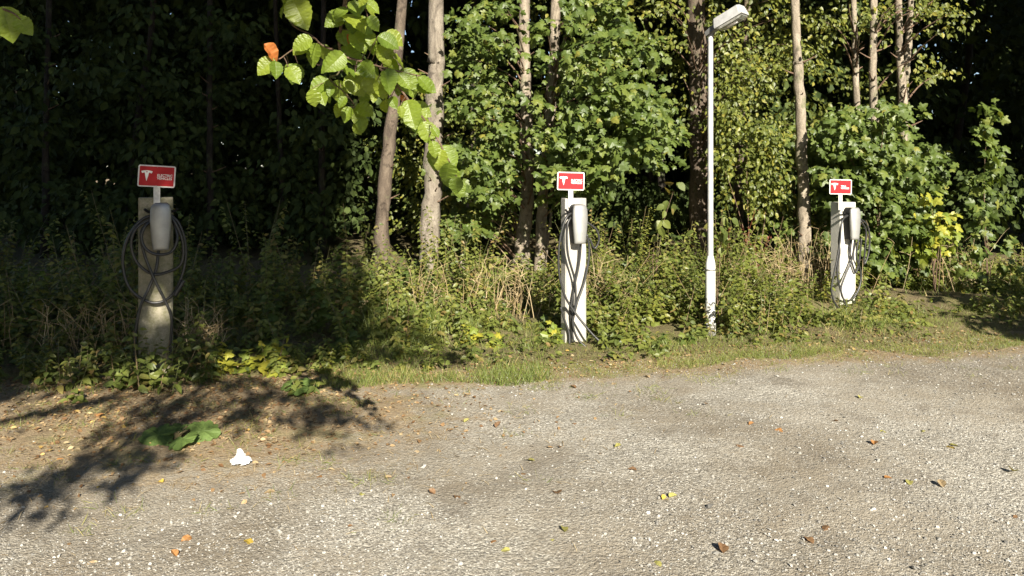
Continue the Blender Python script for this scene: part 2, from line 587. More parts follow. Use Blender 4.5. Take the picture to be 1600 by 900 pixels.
def tpl_maple():
    half = [(0.0, 0.0), (0.16, -0.08), (0.42, 0.02), (0.34, 0.2), (0.56, 0.3), (0.6, 0.52), (0.34, 0.5), (0.24, 0.62), (0.22, 0.8), (0.0, 1.0)]
    out = half + [(-x, y) for x, y in half[-2:0:-1]]
    v = [(0, 0.34, 0.05)] + [(x, y, -0.18 * abs(x) - 0.14 * max(0, y - 0.4)) for x, y in out]
    k = len(out)
    f = [(0, i + 1, (i + 1) % k + 1) for i in range(k)]
    return np.array(v, float), np.array(f)


def tpl_blade():
    v = np.array([(-0.02, 0, 0), (0.02, 0, 0), (-0.016, 0.4, 0.03), (0.016, 0.4, 0.03), (-0.01, 0.75, -0.03), (0.01, 0.75, -0.03), (0, 1, -0.16)], float)
    return v, np.array([(0, 1, 3), (0, 3, 2), (2, 3, 5), (2, 5, 4), (4, 5, 6)])


def tpl_stone():
    v = np.array([(1, 0, 0), (-1, 0, 0), (0, 1, 0), (0, -1, 0), (0.1, 0.1, 0.7), (0, 0, -0.6), (0.7, 0.7, 0.25), (-0.65, 0.6, 0.3), (-0.6, -0.7, 0.2), (0.7, -0.6, 0.3)], float)
    f = [(4, 0, 6), (4, 6, 2), (4, 2, 7), (4, 7, 1), (4, 1, 8), (4, 8, 3), (4, 3, 9), (4, 9, 0)]
    f += [(5, 6, 0), (5, 2, 6), (5, 7, 2), (5, 1, 7), (5, 8, 1), (5, 3, 8), (5, 9, 3), (5, 0, 9)]
    return v, np.array(f)


SIMPLE, OVAL, MAPLE, BLADE, STONE = tpl_simple(), tpl_oval(), tpl_maple(), tpl_blade(), tpl_stone()
OVAL2 = tpl_oval(0.3, 2)
NETTLE = tpl_oval(0.27, 3, 0.25, 0.3)
BEECH = tpl_oval(0.39, 13, 0.22, 0.2, 0.02, 0.04)


def tpl_mesh(tpl, material, name='leaf'):
    me = bpy.data.meshes.new(name)
    me.from_pydata([tuple(v) for v in tpl[0]], [], [tuple(int(i) for i in t) for t in tpl[1]])
    me.materials.append(material)
    me.update()
    return me


def leaf_objects(me, parent, pos, fr, size, name='leaf'):
    base = np.array(parent['_base'])
    for p, r, s in zip(pos, fr, np.broadcast_to(size, (len(pos),))):
        o = bpy.data.objects.new(name, me)
        col.objects.link(o)
        o.parent = parent
        m = Matrix([list(row) for row in r]).to_4x4()
        o.matrix_local = Matrix.Translation(Vector(p - base)) @ m @ Matrix.Scale(float(s), 4)


# ------------------------------------------------------------------ ground
def vnoise(x, y, seed=0):
    """smooth value noise"""
    x = np.asarray(x, float)
    y = np.asarray(y, float)
    xi, yi = np.floor(x), np.floor(y)
    fx, fy = x - xi, y - yi
    fx, fy = fx * fx * (3 - 2 * fx), fy * fy * (3 - 2 * fy)

    def h(a, b):
        s = np.sin(a * 127.1 + b * 311.7 + seed * 74.7) * 43758.5453
        return s - np.floor(s)
    return (h(xi, yi) * (1 - fx) + h(xi + 1, yi) * fx) * (1 - fy) + (h(xi, yi + 1) * (1 - fx) + h(xi + 1, yi + 1) * fx) * fy


def edgeY(X):
    return np.interp(X, [-30, -6, -4.2, -2, -0.5, 1.16, 2.5, 5.43, 9, 30], [6.0, 6.2, 6.35, 6.45, 6.7, 7.0, 7.5, 8.15, 9.0, 13.5])


def lotZ(X, Y):
    return 0.035 * (vnoise(X * 0.8, Y * 0.8, 1) - 0.5) + 0.012 * (vnoise(X * 3, Y * 3, 2) - 0.5) + 0.004 * (vnoise(X * 11, Y * 11, 3) - 0.5)


def vergeZ(X, Y):
    d = np.asarray(Y) - edgeY(X)
    z = -0.05 + 0.09 * np.clip((d + 0.15) / 0.5, 0, 1) + 0.05 * np.clip(d / 3, 0, 1)
    z = z + 0.09 * (vnoise(X * 1.7, Y * 1.7, 4) - 0.5) + 0.045 * (vnoise(X * 6, Y * 6, 5) - 0.5) + 0.02 * (vnoise(X * 17, Y * 17, 6) - 0.5)
    # dug earth between the right-hand posts and the lamp
    z = z + 0.09 * np.exp(-(((X - 5.2) / 0.9) ** 2 + ((Y - 9.9) / 0.5) ** 2))
    z = z - 0.14 * np.exp(-(((X - 3.45) / 0.33) ** 2 + ((Y - 9.15) / 0.16) ** 2)) + 0.08 * np.exp(-(((X - 3.4) / 0.5) ** 2 + ((Y - 9.6) / 0.25) ** 2))
    return z


def groundZ(X, Y):
    return np.maximum(lotZ(X, Y), np.where(np.asarray(Y) > edgeY(X) - 0.6, vergeZ(X, Y), -9))


def sheet(name, xs, ys, fz, material):
    X, Y = np.meshgrid(xs, ys)
    Z = fz(X, Y)
    v = np.stack((X, Y, Z), -1).reshape(-1, 3)
    a, b = len(xs), len(ys)
    i = (np.arange(b - 1)[:, None] * a + np.arange(a - 1)[None]).ravel()
    o = MB().quads(v, np.stack((i, i + 1, i + a + 1, i + a), -1)).build(name, material, smooth=True)
    o['kind'] = 'structure'
    return o


sheet('gravel_lot', np.concatenate(([-400, -120, -40, -20], np.linspace(-9, 9, 181), [20, 40, 120, 400])),
      np.concatenate(([-400, -100, -30, -10, -2], np.linspace(1, 9.5, 110), [14, 30, 60, 120, 400])),
      lambda X, Y: lotZ(X, Y) * (np.abs(X) < 15) - 0.12 * np.clip((Y - edgeY(X) - 1.2) / 1.0, 0, 1), M['gravel'])
sheet('forest_floor', np.concatenate(([-60, -40, -25, -16], np.linspace(-11, 13, 260), [18, 27, 40, 60])),
      np.concatenate((np.linspace(5.6, 14, 130), [16, 18, 21, 25, 32, 45, 70])), vergeZ, M['verge'])


# ------------------------------------------------------------------ charging posts
TH = R(22)
TV, NV = np.array((math.cos(TH), math.sin(TH), 0)), np.array((math.sin(TH), -math.cos(TH), 0))


def text_mesh(txt, size, material, name='lettering'):
    c = bpy.data.curves.new(name, 'FONT')
    c.body = txt
    c.size = size
    c.extrude = 0.0006
    c.offset = size * 0.018
    c.space_line = 0.85
    c.resolution_u = 3
    o = bpy.data.objects.new('tmp', c)
    col.objects.link(o)
    dg = bpy.context.evaluated_depsgraph_get()
    me = bpy.data.meshes.new_from_object(o.evaluated_get(dg))
    bpy.data.objects.remove(o)
    me.materials.clear()
    me.materials.append(material)
    return me


def extrude_poly(mb, pts, y0, y1):
    """polygon in x,z (star-shaped about its mean) extruded along y"""
    k = len(pts)
    p = np.array(pts, float)
    c = p.mean(0)
    fr_ = [(x, y0, z) for x, z in p] + [(x, y1, z) for x, z in p] + [(c[0], y0, c[1]), (c[0], y1, c[1])]
    f = []
    for i in range(k):
        j = (i + 1) % k
        f += [(i, j, k + j), (i, k + j, k + i), (2 * k, i, j), (2 * k + 1, k + j, k + i)]
    return mb.add(fr_, f)


def rrect(w_, h_, r, k=5):
    out = []
    for cx, cz, a0 in ((w_ / 2 - r, h_ / 2 - r, 0), (-w_ / 2 + r, h_ / 2 - r, 90), (-w_ / 2 + r, -h_ / 2 + r, 180), (w_ / 2 - r, -h_ / 2 + r, 270)):
        for i in range(k + 1):
            a = R(a0 + 90 * i / k)
            out.append((cx + r * math.cos(a), cz + r * math.sin(a)))
    return out


def shield_w(s):
    """half width of the charger cover at height fraction s (0 bottom, 1 top)"""
    base = np.interp(s, [0, 0.3, 0.62, 0.85, 1.0], [0.058, 0.071, 0.081, 0.078, 0.064])
    if s > 0.93:
        base *= math.sqrt(max(0.0, 1 - ((s - 0.93) / 0.073) ** 2)) * 0.35 + 0.65
    return base


def charger_box(thing_o, a0, z0, M_loc):
    """wall box at local (a0, z0 = its underside); local axes: x along the face, -y out of the face, z up"""
    H = 0.385
    mb = MB()
    nz, nx = 22, 12
    for part, depth0, depth1, grow in (('body', 0.0, 0.088, 0.97), ('cover', 0.086, 0.0, 1.0)):
        mb = MB()
        rows = []
        for i in range(nz + 1):
            s = i / nz
            hw = shield_w(s) * grow
            z = z0 + H * s
            taper = np.interp(s, [0, 0.04, 0.3, 0.7, 0.93, 1], [0.62, 0.78, 0.95, 1.0, 0.8, 0.45])
            row = []
            if part == 'cover':
                row.append((a0 - hw, -0.106, z))
                for j in range(nx + 1):
                    q = -1 + 2 * j / nx
                    dep = 0.109 + 0.044 * taper * (1 - 0.62 * abs(q) ** 2.6) + 0.004 * (1 - abs(q))
                    row.append((a0 + hw * q, -dep, z))
                row.append((a0 + hw, -0.106, z))
            else:
                dd = 0.112
                for q, dp in ((-0.8, 0.0), (-0.97, 0.02), (-1, dd), (1, dd), (0.97, 0.02), (0.8, 0.0)):
                    row.append((a0 + hw * q, -dp, z))
            rows.append(row)
        k = len(rows[0])
        v = np.array(rows).reshape(-1, 3)
        q = [(i * k + j, i * k + j + 1, (i + 1) * k + j + 1, (i + 1) * k + j) for i in range(nz) for j in range(k - 1)]
        q += [(i * k + k - 1, i * k, (i + 1) * k, (i + 1) * k + k - 1) for i in range(nz)]
        mb.quads(v, q)
        for i in (0, nz):
            c = v[i * k:(i + 1) * k].mean(0)
            vv = np.vstack((v[i * k:(i + 1) * k], c))
            mb.add(vv, [(k, j, (j + 1) % k) for j in range(k)])
        yield part, mb


def charging_post(label, fx, fy, top, wdt, dep, pm, box_px, sign_px, sign_tilt, brk_px, cables, words, sign_yaw=0.0, base=-0.25, lean=0.0):
    Fp = np.array((fx, fy, 0.0))
    t = thing('charging_post', label, 'charging station', (fx, fy, 0), 'electric car charging posts along the verge')
    rot = Matrix.Rotation(TH, 4, 'Z') @ Matrix.Rotation(R(lean), 4, 'Y')
    t.rotation_euler = rot.to_euler()
    t['_base'] = [0.0, 0.0, 0.0]

    def loc(px, py, b):
        # point on the plane b metres in front of the face that shows at (px, py), in local coordinates
        k = (px - 800.0) / F
        # Fx + a tx + b nx = k (Fy + a ty + b ny)
        a = (k * (Fp[1] + b * NV[1]) - Fp[0] - b * NV[0]) / (TV[0] - k * TV[1])
        Y = Fp[1] + a * TV[1] + b * NV[1]
        return np.array((a, -b, CAM_H + (HZ - py) / F * Y))

    # post: slightly irregular box with chamfered vertical edges
    mb = MB()
    c = 0.014
    prof = [(-wdt / 2 + c, 0), (wdt / 2 - c, 0), (wdt / 2, c), (wdt / 2, dep - c), (wdt / 2 - c, dep), (-wdt / 2 + c, dep), (-wdt / 2, dep - c), (-wdt / 2, c)]
    zs = [base, 0.0, 0.4, 0.8, 1.1, top - 0.012, top]
    vs = []
    for z in zs:
        k = 0.985 if z == top else 1.0
        for x, y in prof:
            vs.append((x * k + rng.normal() * 0.0012, y * k + 0.001 + rng.normal() * 0.0012 + (0.004 if z == top and y == 0 else 0), z))
    q = [(i * 8 + j, i * 8 + (j + 1) % 8, (i + 1) * 8 + (j + 1) % 8, (i + 1) * 8 + j) for i in range(len(zs) - 1) for j in range(8)]
    mb.quads(np.array(vs), q)
    n0 = (len(zs) - 1) * 8
    mb.add(np.vstack((np.array(vs[n0:]), (0, dep / 2, top + 0.001))), [(8, j, (j + 1) % 8) for j in range(8)])
    mb.build('post', pm, t, local=True)
    # wall box
    bx, by0, by1 = box_px                     # centre column, top row, bottom row of the cover
    lb = loc(bx, by1, 0.125)
    a0, z0 = lb[0], lb[2]
    ch = None
    for part, m_ in charger_box(t, a0, z0, None):
        if part == 'body':
            ch = m_.build('charger_body', M['black_plastic'], t, local=True, smooth=False, weld=True)
        else:
            cv = m_.build('cover', M['silver'], ch, local=True, smooth=True, weld=True)
    for s in (-1, 1):                         # cable hooks at the sides of the box
        mb = MB()
        mb.tube(smooth_pts([(a0 + s * 0.05, -0.02, z0 + 0.31), (a0 + s * 0.10, -0.035, z0 + 0.315), (a0 + s * 0.125, -0.05, z0 + 0.335)], 4), 0.011, 7)
        mb.build('cable_hook', M['black_plastic'], ch, local=True)
    # sign
    sx, sy = sign_px
    sc = loc(sx, sy, 0.02)
    SM = Matrix.Translation(Vector(sc)) @ Matrix.Rotation(R(sign_yaw), 4, 'Z') @ Matrix.Rotation(R(sign_tilt), 4, 'Y')
    plate = extrude_poly(MB(), rrect(0.284, 0.181, 0.016), 0.0, 0.003).build('sign', M['sign_white'], t, local=True)
    plate.matrix_local = SM
    extrude_poly(MB(), rrect(0.262, 0.160, 0.007), -0.0016, 0.0003).build('red_panel', M['sign_red'], plate, local=True)
    em = MB()
    ex, ez = -0.076, 0.004
    # emblem: a curved bar over a tapering stem
    n_ = 10
    up = [(ex + 0.043 * (-1 + 2 * i / n_), ez + 0.035 + 0.007 * (1 - (-1 + 2 * i / n_) ** 2)) for i in range(n_ + 1)]
    lo = [(ex + 0.036 * (-1 + 2 * i / n_), ez + 0.017 + 0.008 * (1 - (-1 + 2 * i / n_) ** 2)) for i in range(n_ + 1)]
    v = [(x, -0.0024, z) for x, z in up] + [(x, -0.0024, z) for x, z in lo]
    em.quads(np.array(v), [(n_ + 1 + i, n_ + 2 + i, i + 1, i) for i in range(n_)])
    em.add([(ex - 0.0165, -0.0026, ez + 0.0245), (ex + 0.0165, -0.0026, ez + 0.0245), (ex + 0.0105, -0.0026, ez - 0.008), (ex, -0.0026, ez - 0.047), (ex - 0.0105, -0.0026, ez - 0.008)], [(0, 4, 1), (4, 2, 1), (4, 3, 2)])
    em.build('emblem', M['print_white'], plate, local=True)
    eye = MB().add([(ex - 0.007, -0.0031, ez + 0.034), (ex + 0.007, -0.0031, ez + 0.034), (ex, -0.0031, ez + 0.022)], [(0, 2, 1)])
    eye.build('emblem_notch', M['sign_red'], plate, local=True)
    me = text_mesh(words, 0.0275, M['print_white'])
    xs = [v_.co.x for v_ in me.vertices]
    sxx = 0.118 / (max(xs) - min(xs)) if len(words) > 14 else 0.105 / (max(xs) - min(xs))
    for v_ in me.vertices:
        x, y, z = v_.co
        v_.co = (0.002 + x * sxx, -0.0026 - z, y * 1.05 - 0.001)
    lo_ = bpy.data.objects.new('lettering', me)
    col.objects.link(lo_)
    lo_.parent = plate
    for bz in (0.082, -0.082):
        MB().tube([(0.0, 0.001, bz), (0.0, -0.005, bz)], [0.0055, 0.0045], 8).build('bolt', M['zinc'], plate, local=True)
    # bracket: flat bar down behind the post's upper edge
    zl = (top - 0.09 - sc[2], 0.085)
    bk = MB().box((-0.025, 0.0035, zl[0]), (0.025, 0.0085, zl[1])).build('sign_bracket', M['zinc'], t, local=True)
    bk.matrix_local = Matrix.Translation(Vector(sc) + Vector((0, 0, 0))) @ Matrix.Rotation(R(sign_yaw), 4, 'Z')
    # cables
    for kind, rr, pts in cables:
        p = smooth_pts([loc(*q_) for q_ in pts], 9)
        o = MB().tube(p, rr, 8).build(kind, M['rubber'], t, local=True, smooth=True)
        if kind == 'charging_cable' and len(pts[-1]) > 3:
            pass
    return t


C = 'charging_cable'
charging_post('mossy concrete charging post in shade with silver box and wide coiled black cable',
              -2.97, 6.4, 1.54, 0.262, 0.13, M['concrete_mossy'], (251, 320, 391), (245, 275.5), 3.5, 242,
              [(C, 0.012, [(247, 336, .045), (222, 343, .06), (200, 372, .06), (192, 412, .055), (204, 452, .06), (238, 473, .06), (268, 462, .065), (286, 425, .06), (290, 385, .055), (280, 350, .06), (262, 332, .045)]),
               (C, 0.012, [(262, 333, .07), (276, 352, .09), (286, 382, .085), (283, 412, .08), (262, 425, .085), (238, 428, .085), (214, 410, .08), (205, 380, .085), (216, 354, .09), (246, 338, .07)]),
               (C, 0.012, [(246, 342, .05), (228, 352, .11), (221, 372, .12), (229, 390, .13), (248, 398, .14), (268, 393, .13), (277, 372, .11), (270, 345, .06), (262, 338, .05)]),
               (C, 0.012, [(236, 346, .06), (221, 362, .105), (225, 395, .105), (240, 434, .11), (256, 466, .10), (268, 498, .09), (266, 545, .08), (270, 585, .06)]),
               (C, 0.012, [(248, 388, .05), (244, 420, .07), (232, 452, .08), (220, 478, .085), (212, 520, .07), (210, 575, .05)]),
               ('plug', 0.019, [(273, 462, .10), (280, 450, .10), (287, 438, .09)])],
              'ELECTRIC\nVEHICLES', 2)
charging_post('grey concrete charging post with black plug dropped on the grass beside it',
              0.645, 7.69, 1.48, 0.235, 0.12, M['concrete_grey'], (907, 319.5, 381), (892, 283), 1.5, 892,
              [(C, 0.0115, [(900, 331, .05), (885, 340, .10), (875, 375, .10), (873, 420, .09), (881, 458, .10), (896, 485, .12), (922, 518, .20), (944, 540, .27)]),
               ('plug', 0.019, [(941, 537, .26), (947, 543, .275), (953, 549, .285), (958, 554, .29)]),
               (C, 0.0115, [(900, 333, .04), (887, 350, .08), (887, 395, .075), (898, 438, .075), (899, 475, .075), (895, 505, .08), (903, 530, .10), (922, 547, .16)]),
               (C, 0.0115, [(908, 376, .07), (905, 410, .05), (897, 450, .045), (892, 485, .04), (894, 525, .04)]),
               (C, 0.0115, [(917, 366, .05), (921, 395, .04), (913, 440, .04), (901, 475, .05), (894, 510, .05), (896, 535, .06)]),
               (C, 0.0115, [(914, 345, .03), (931, 358, .04), (936, 374, .04), (929, 388, .03), (921, 372, .03)]),
               (C, 0.0115, [(876, 480, .015), (882, 500, .02), (889, 520, .04), (890, 538, .06)])],
              'ELECTRIC\nVEHICLES', -8)
charging_post('clean white charging post with cables trailing down, beside the big maple shrub',
              4.115, 9.39, 1.36, 0.25, 0.17, M['concrete_white'], (1337, 322.5, 374.5), (1313.5, 292), 1.0, 1312,
              [(C, 0.011, [(1332, 335, .04), (1318, 341, .09), (1311, 372, .09), (1312, 395, .08), (1308, 425, .08), (1314, 455, .10), (1324, 480, .14), (1342, 496, .22), (1368, 505, .30)]),
               (C, 0.011, [(1332, 333, .05), (1316, 345, .11), (1312, 380, .11), (1305, 420, .12), (1299, 450, .12), (1303, 470, .13), (1313, 484, .15), (1324, 490, .18)]),
               (C, 0.011, [(1336, 372, .06), (1331, 405, .05), (1320, 432, .05), (1314, 452, .05), (1319, 468, .05), (1332, 467, .055), (1343, 448, .05), (1345, 425, .04), (1338, 400, .05), (1342, 372, .05)]),
               (C, 0.011, [(1330, 372, .03), (1328, 395, .03), (1334, 420, .03), (1338, 425, .03), (1343, 405, .04), (1346, 372, .05)]),
               (C, 0.011, [(1342, 340, .02), (1355, 352, .02), (1359, 375, .02), (1356, 400, .02), (1350, 412, .02), (1352, 385, .03), (1353, 360, .03), (1345, 345, .03)])],
              'TESLA\nVEHICLES', -16)

# ------------------------------------------------------------------ street lamp
LY = 8.0
lp = P(1110, 530, LY)
lamp = thing('street_lamp', 'pale grey lamp post with tilted box head rising from the weedy verge', 'street lamp', (lp[0], LY, 0.0))


def lathe(prof, sides=20):
    mb = MB()
    pts = [(0, 0, z) for _, z in prof]
    ang = np.arange(sides) / sides * 2 * np.pi
    v = np.vstack([np.stack((np.cos(ang) * r, np.sin(ang) * r, np.full(sides, z)), -1) for r, z in prof])
    q = [(i * sides + j, i * sides + (j + 1) % sides, (i + 1) * sides + (j + 1) % sides, (i + 1) * sides + j) for i in range(len(prof) - 1) for j in range(sides)]
    return mb.quads(v, q)


zt = P(1110, 53, LY)[2]
zs_ = P(1110, 404, LY)[2]
lathe([(0.030, zs_ - 0.02), (0.0295, 1.6), (0.0275, zt)]).build('pole', M['lamp_grey'], lamp, local=True, smooth=True)
lathe([(0.056, -0.2), (0.055, 0.1), (0.0505, 0.35), (0.0505, zs_ - 0.07), (0.047, zs_ - 0.04), (0.031, zs_ + 0.03)]).build('base_sleeve', M['sleeve'], lamp, local=True, smooth=True)
lathe([(0.052, zs_ - 0.125), (0.0535, zs_ - 0.12), (0.0535, zs_ - 0.112), (0.052, zs_ - 0.107)]).build('collar', M['lamp_dark'], lamp, local=True)
MB().box((0.012, -0.054, zs_ - 0.16), (0.024, -0.046, zs_ - 0.148)).build('lock', M['lamp_dark'], lamp, local=True)
MB().tube([(0, 0, zt - 0.02), (0, 0, zt + 0.03)], [0.033, 0.033], 14).build('spigot', M['lamp_dark'], lamp, local=True)
# head: long box along an axis that rises to the right and towards the lot
ax = Vector((0.27, -0.23, 0.155)).normalized()
side = ax.cross(Vector((0, 0, 1))).normalized()      # points back-right
upv = side.cross(ax).normalized()
HM = Matrix((ax, side, upv)).transposed().to_4x4()
HM.translation = Vector((-0.02, 0.0, zt + 0.015))


def loft(secs):
    mb = MB()
    k = len(secs[0])
    v = np.array(secs).reshape(-1, 3)
    q = [(i * k + j, i * k + (j + 1) % k, (i + 1) * k + (j + 1) % k, (i + 1) * k + j) for i in range(len(secs) - 1) for j in range(k)]
    mb.quads(v, q)
    for i in (0, len(secs) - 1):
        c = v[i * k:(i + 1) * k].mean(0)
        mb.add(np.vstack((v[i * k:(i + 1) * k], c)), [(k, j, (j + 1) % k) for j in range(k)])
    return mb


def sec(x, wb, wt, z0, z1):
    return [(x, -wb, z0), (x, wb, z0), (x, wb, z0 + 0.012), (x, wt, z1 - 0.006), (x, wt - 0.008, z1), (x, -wt + 0.008, z1), (x, -wt, z1 - 0.006), (x, -wb, z0 + 0.012)]


br = loft([sec(-0.03, 0.03, 0.026, -0.03, 0.02), sec(0.09, 0.042, 0.036, -0.022, 0.045), sec(0.125, 0.04, 0.036, -0.012, 0.05)]).build('arm_bracket', M['lamp_dark'], lamp, local=True, weld=True)
br.matrix_local = HM
hd = loft([sec(0.105, 0.088, 0.062, -0.028, 0.062), sec(0.13, 0.092, 0.072, -0.03, 0.078), sec(0.40, 0.094, 0.074, -0.03, 0.08), sec(0.425, 0.092, 0.066, -0.028, 0.07)]).build('lamp_head', M['lamp_grey'], lamp, local=True, weld=True)
hd.matrix_local = HM
loft([[(x, -yw, -0.034), (x, yw, -0.034), (x, yw * .86, -0.034 - dz), (x, -yw * .86, -0.034 - dz)] for x, yw, dz in ((0.125, 0.075, 0.006), (0.16, 0.08, 0.02), (0.36, 0.08, 0.02), (0.41, 0.075, 0.006))]).build('lens', M['lens'], hd, local=True, weld=True)
MB().tube([(0.2, 0, -0.045), (0.32, 0, -0.045)], [0.02, 0.02], 10).build('bulb', M['print_white'], hd, local=True, smooth=True)

# ------------------------------------------------------------------ trees
SUNV = np.array(SUN)


def leaf_cloud(centers, rad, per, size, face=(0.1, -0.65, 0.55), hang=0.7, spread=0.55, shell=0.5):
    """leaves in ellipsoid clumps: returns pos, frames, size, tint"""
    centers = np.asarray(centers, float).reshape(-1, 3)
    k = len(centers) * per
    c = np.repeat(centers, per, axis=0)
    rad = np.repeat(np.broadcast_to(np.asarray(rad, float), centers.shape), per, axis=0)
    u = norm(rng.normal(size=(k, 3)))
    r = rng.random(k) ** shell
    pos = c + u * rad * r[:, None]
    n = norm(np.asarray(face) + spread * rng.normal(size=(k, 3)) + 0.3 * u)
    d = norm(u * (1, 1, 0.2) * 0.8 + np.array((0, -0.15, -hang)) + 0.45 * rng.normal(size=(k, 3)))
    d = d - n * (d * n).sum(1)[:, None] * 0.8
    return pos, frames(d, n), size * rng.uniform(0.6, 1.2, k), rng.random(k)


def px_clumps(ells, Y0, Y1, n, excl=()):
    """clump centres spread through the depth Y0..Y1 behind ellipses of the picture"""
    out = []
    wts = np.array([e[2] * e[3] for e in ells], float)
    wts /= wts.sum()
    tries = 0
    while len(out) < n and tries < n * 30:
        tries += 1
        e = ells[rng.choice(len(ells), p=wts)]
        a, r = rng.random() * 2 * np.pi, rng.random() ** 0.55
        x, y = e[0] + e[2] * r * math.cos(a), e[1] + e[3] * r * math.sin(a)
        if any(((x - q[0]) / q[2]) ** 2 + ((y - q[1]) / q[3]) ** 2 < 1 for q in excl):
            continue
        out.append(P(x, y, rng.uniform(Y0, Y1)))
    return np.array(out)


def trunk_mesh(pts, rads, sides=12, wob=0.03):
    p = smooth_pts(pts, 6)
    k = np.linspace(0, 1, len(p))
    r = np.interp(k, np.linspace(0, 1, len(rads)), rads)
    p[:, :2] += 0.012 * rng.normal(size=(len(p), 2)) * (r[:, None] / 0.12)
    r = r * (1 + 0.04 * rng.normal(size=len(p)))
    return MB().tube(p, r, sides, wob=wob), p


def limb(mb, a, b, r0, r1=0.006, sag=0.1, k=4, sides=5):
    m = (a + b) / 2 + np.array((0, 0, sag * np.linalg.norm(b - a))) + 0.04 * rng.normal(size=3)
    p = smooth_pts([a, m, b], k)
    mb.tube(p, np.linspace(r0, r1, len(p)), sides, cap=False)


TRUNKS = [(12.4, 13, [(-10, 819), (90, 820), (180, 822), (290, 825), (400, 815), (440, 812)], (0, 470)), (12.2, 11, [(-10, 869), (80, 866), (190, 858)], (0, 185)), (11.8, 20, [(-10, 681), (220, 678), (425, 669)], (0, 430)),
          (12.0, 16, [(-10, 629), (110, 620), (230, 607), (420, 596)], (0, 420)), (13.2, 16, [(-10, 1088), (240, 1094)], (0, 230)), (11.2, 13, [(-10, 1241), (200, 1252), (440, 1258)], (0, 400)),
          (12.2, 8, [(-10, 1333), (160, 1338)], (0, 140)), (11.6, 9, [(-10, 1366), (220, 1366)], (0, 205)), (12.0, 17, [(-10, 1413), (165, 1411)], (0, 160)), (13.6, 10, [(200, 1154), (400, 1154)], (240, 400))]


def clear_trunks(pos):
    """leaves that do not hang in front of a trunk (a few stay)"""
    Y = np.maximum(pos[:, 1], 0.1)
    px, py = 800 + F * pos[:, 0] / Y, HZ - F * (pos[:, 2] - CAM_H) / Y
    ok = np.ones(len(pos), bool)
    for ty, w_, ln, (y0, y1) in TRUNKS:
        x = np.interp(py, [q[0] for q in ln], [q[1] for q in ln])
        ok &= ~((np.abs(px - x) < w_) & (py > y0 - 20) & (py < y1) & (Y < ty) & (Y > 7.0) & (rng.random(len(pos)) < 0.86))
    return ok


GAPS = [(990, 310, 62, 62), (1560, 250, 60, 250), (820, 90, 15, 130), (867, 60, 14, 110), (681, 150, 26, 400), (1092, 100, 20, 90)]


def tree(label, px_pts, Y, rads, bk, clumps=None, leaf='maple', size=0.13, per=26, crad=(0.42, 0.36, 0.16), nobj=0, high=None, extra_stems=(), group='trees at the edge of the wood', name='tree', high_mat='dark', yoff=None):
    """px_pts: trunk line from the top of the frame to the ground, picture columns and rows; grown on above the frame"""
    pts = [P(x, y, Y + (yoff[i] if yoff else 0)) for i, (x, y) in enumerate(px_pts)]
    base = pts[-1].copy()
    base[2] = float(vergeZ(base[0], base[1])) - 0.1
    pts[-1] = base
    top = pts[0] + (pts[0] - pts[1]) / np.linalg.norm(pts[0] - pts[1]) * 9.0 + np.array((0, 0, 0.5))
    t = thing(name, label, 'tree', tuple(base + (0, 0, 0.1)), group)
    mb, line = trunk_mesh([top] + pts, [rads[0] * 0.45] + list(rads))
    mb.build('trunk', M[bk], t, smooth=True)
    for st in extra_stems:
        sp = [P(x, y, Y + dy) for x, y, dy in st[0]]
        sm, _ = trunk_mesh(sp, st[1], 9)
        sm.build('stem', M[bk], t, smooth=True)
    bm_ = MB()
    for _ in range(9):                         # dead stubs and snapped twigs
        q = line[rng.integers(len(line) // 3, len(line) - 2)]
        a = rng.uniform(math.pi * 0.9, math.pi * 2.1)
        e = q + np.array((math.cos(a), math.sin(a), 0.4)) * (rads[1] + rng.uniform(0.03, 0.25))
        bm_.tube(np.array((q, (q + e) / 2 + (0, 0, -0.01), e)), [0.018, 0.012, 0.006], 5)
    if high is not None:                       # upper crown, above the frame
        n, hr = high
        ctr = pts[0] + np.array((0, 0.6, 0.0))
        u = norm(rng.normal(size=(n, 3)))
        rr = (rng.random(n) ** 0.5)[:, None]
        cc = ctr + np.array((0, 0, hr[2] * 1.02 + 0.45)) + u * rr * np.array(hr)
        cc = cc[cc[:, 2] > CAM_H + 0.225 * cc[:, 1] + 0.25]
        pos, fr_, sz, tn = leaf_cloud(cc, (0.65, 0.65, 0.4), 26, 0.42)
        hc = MB().leaves(SIMPLE, pos, fr_, sz, tn)
        hl = list(cc[::6])
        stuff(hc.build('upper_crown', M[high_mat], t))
        for c in hl:
            i = np.argmin(np.linalg.norm(line - c - np.array((0, 0, -0.8)), axis=1))
            limb(bm_, line[i], c, 0.03)
    if clumps is not None and len(clumps):
        tilt = crad
        pos, fr_, sz, tn = leaf_cloud(clumps, tilt, per, size, shell=0.6)
        kp = clear_trunks(pos)
        pos, fr_, sz, tn = pos[kp], fr_[kp], sz[kp], tn[kp]
        tp = MAPLE if leaf.startswith('maple') else OVAL2
        order = np.argsort(pos[:, 1])
        ob, rest = order[:nobj], order[nobj:]
        if nobj:
            leaf_objects(tpl_mesh(tp, M[leaf]), t, pos[ob], fr_[ob], sz[ob])
        stuff(MB().leaves(tp, pos[rest], fr_[rest], sz[rest], tn[rest]).build('crown', M[leaf], t))
        for c in clumps[::2]:
            tgt = c.copy()
            tgt[2] -= 0.5
            i = np.argmin(np.linalg.norm(line - tgt, axis=1))
            if np.linalg.norm(line[i] - c) < 3.5:
                limb(bm_, line[i], c, 0.016, 0.004)
    if bm_.v:
        stuff(bm_.build('branches', M['twig'], t))
    return t


HI = (120, (2.8, 2.2, 5.0))
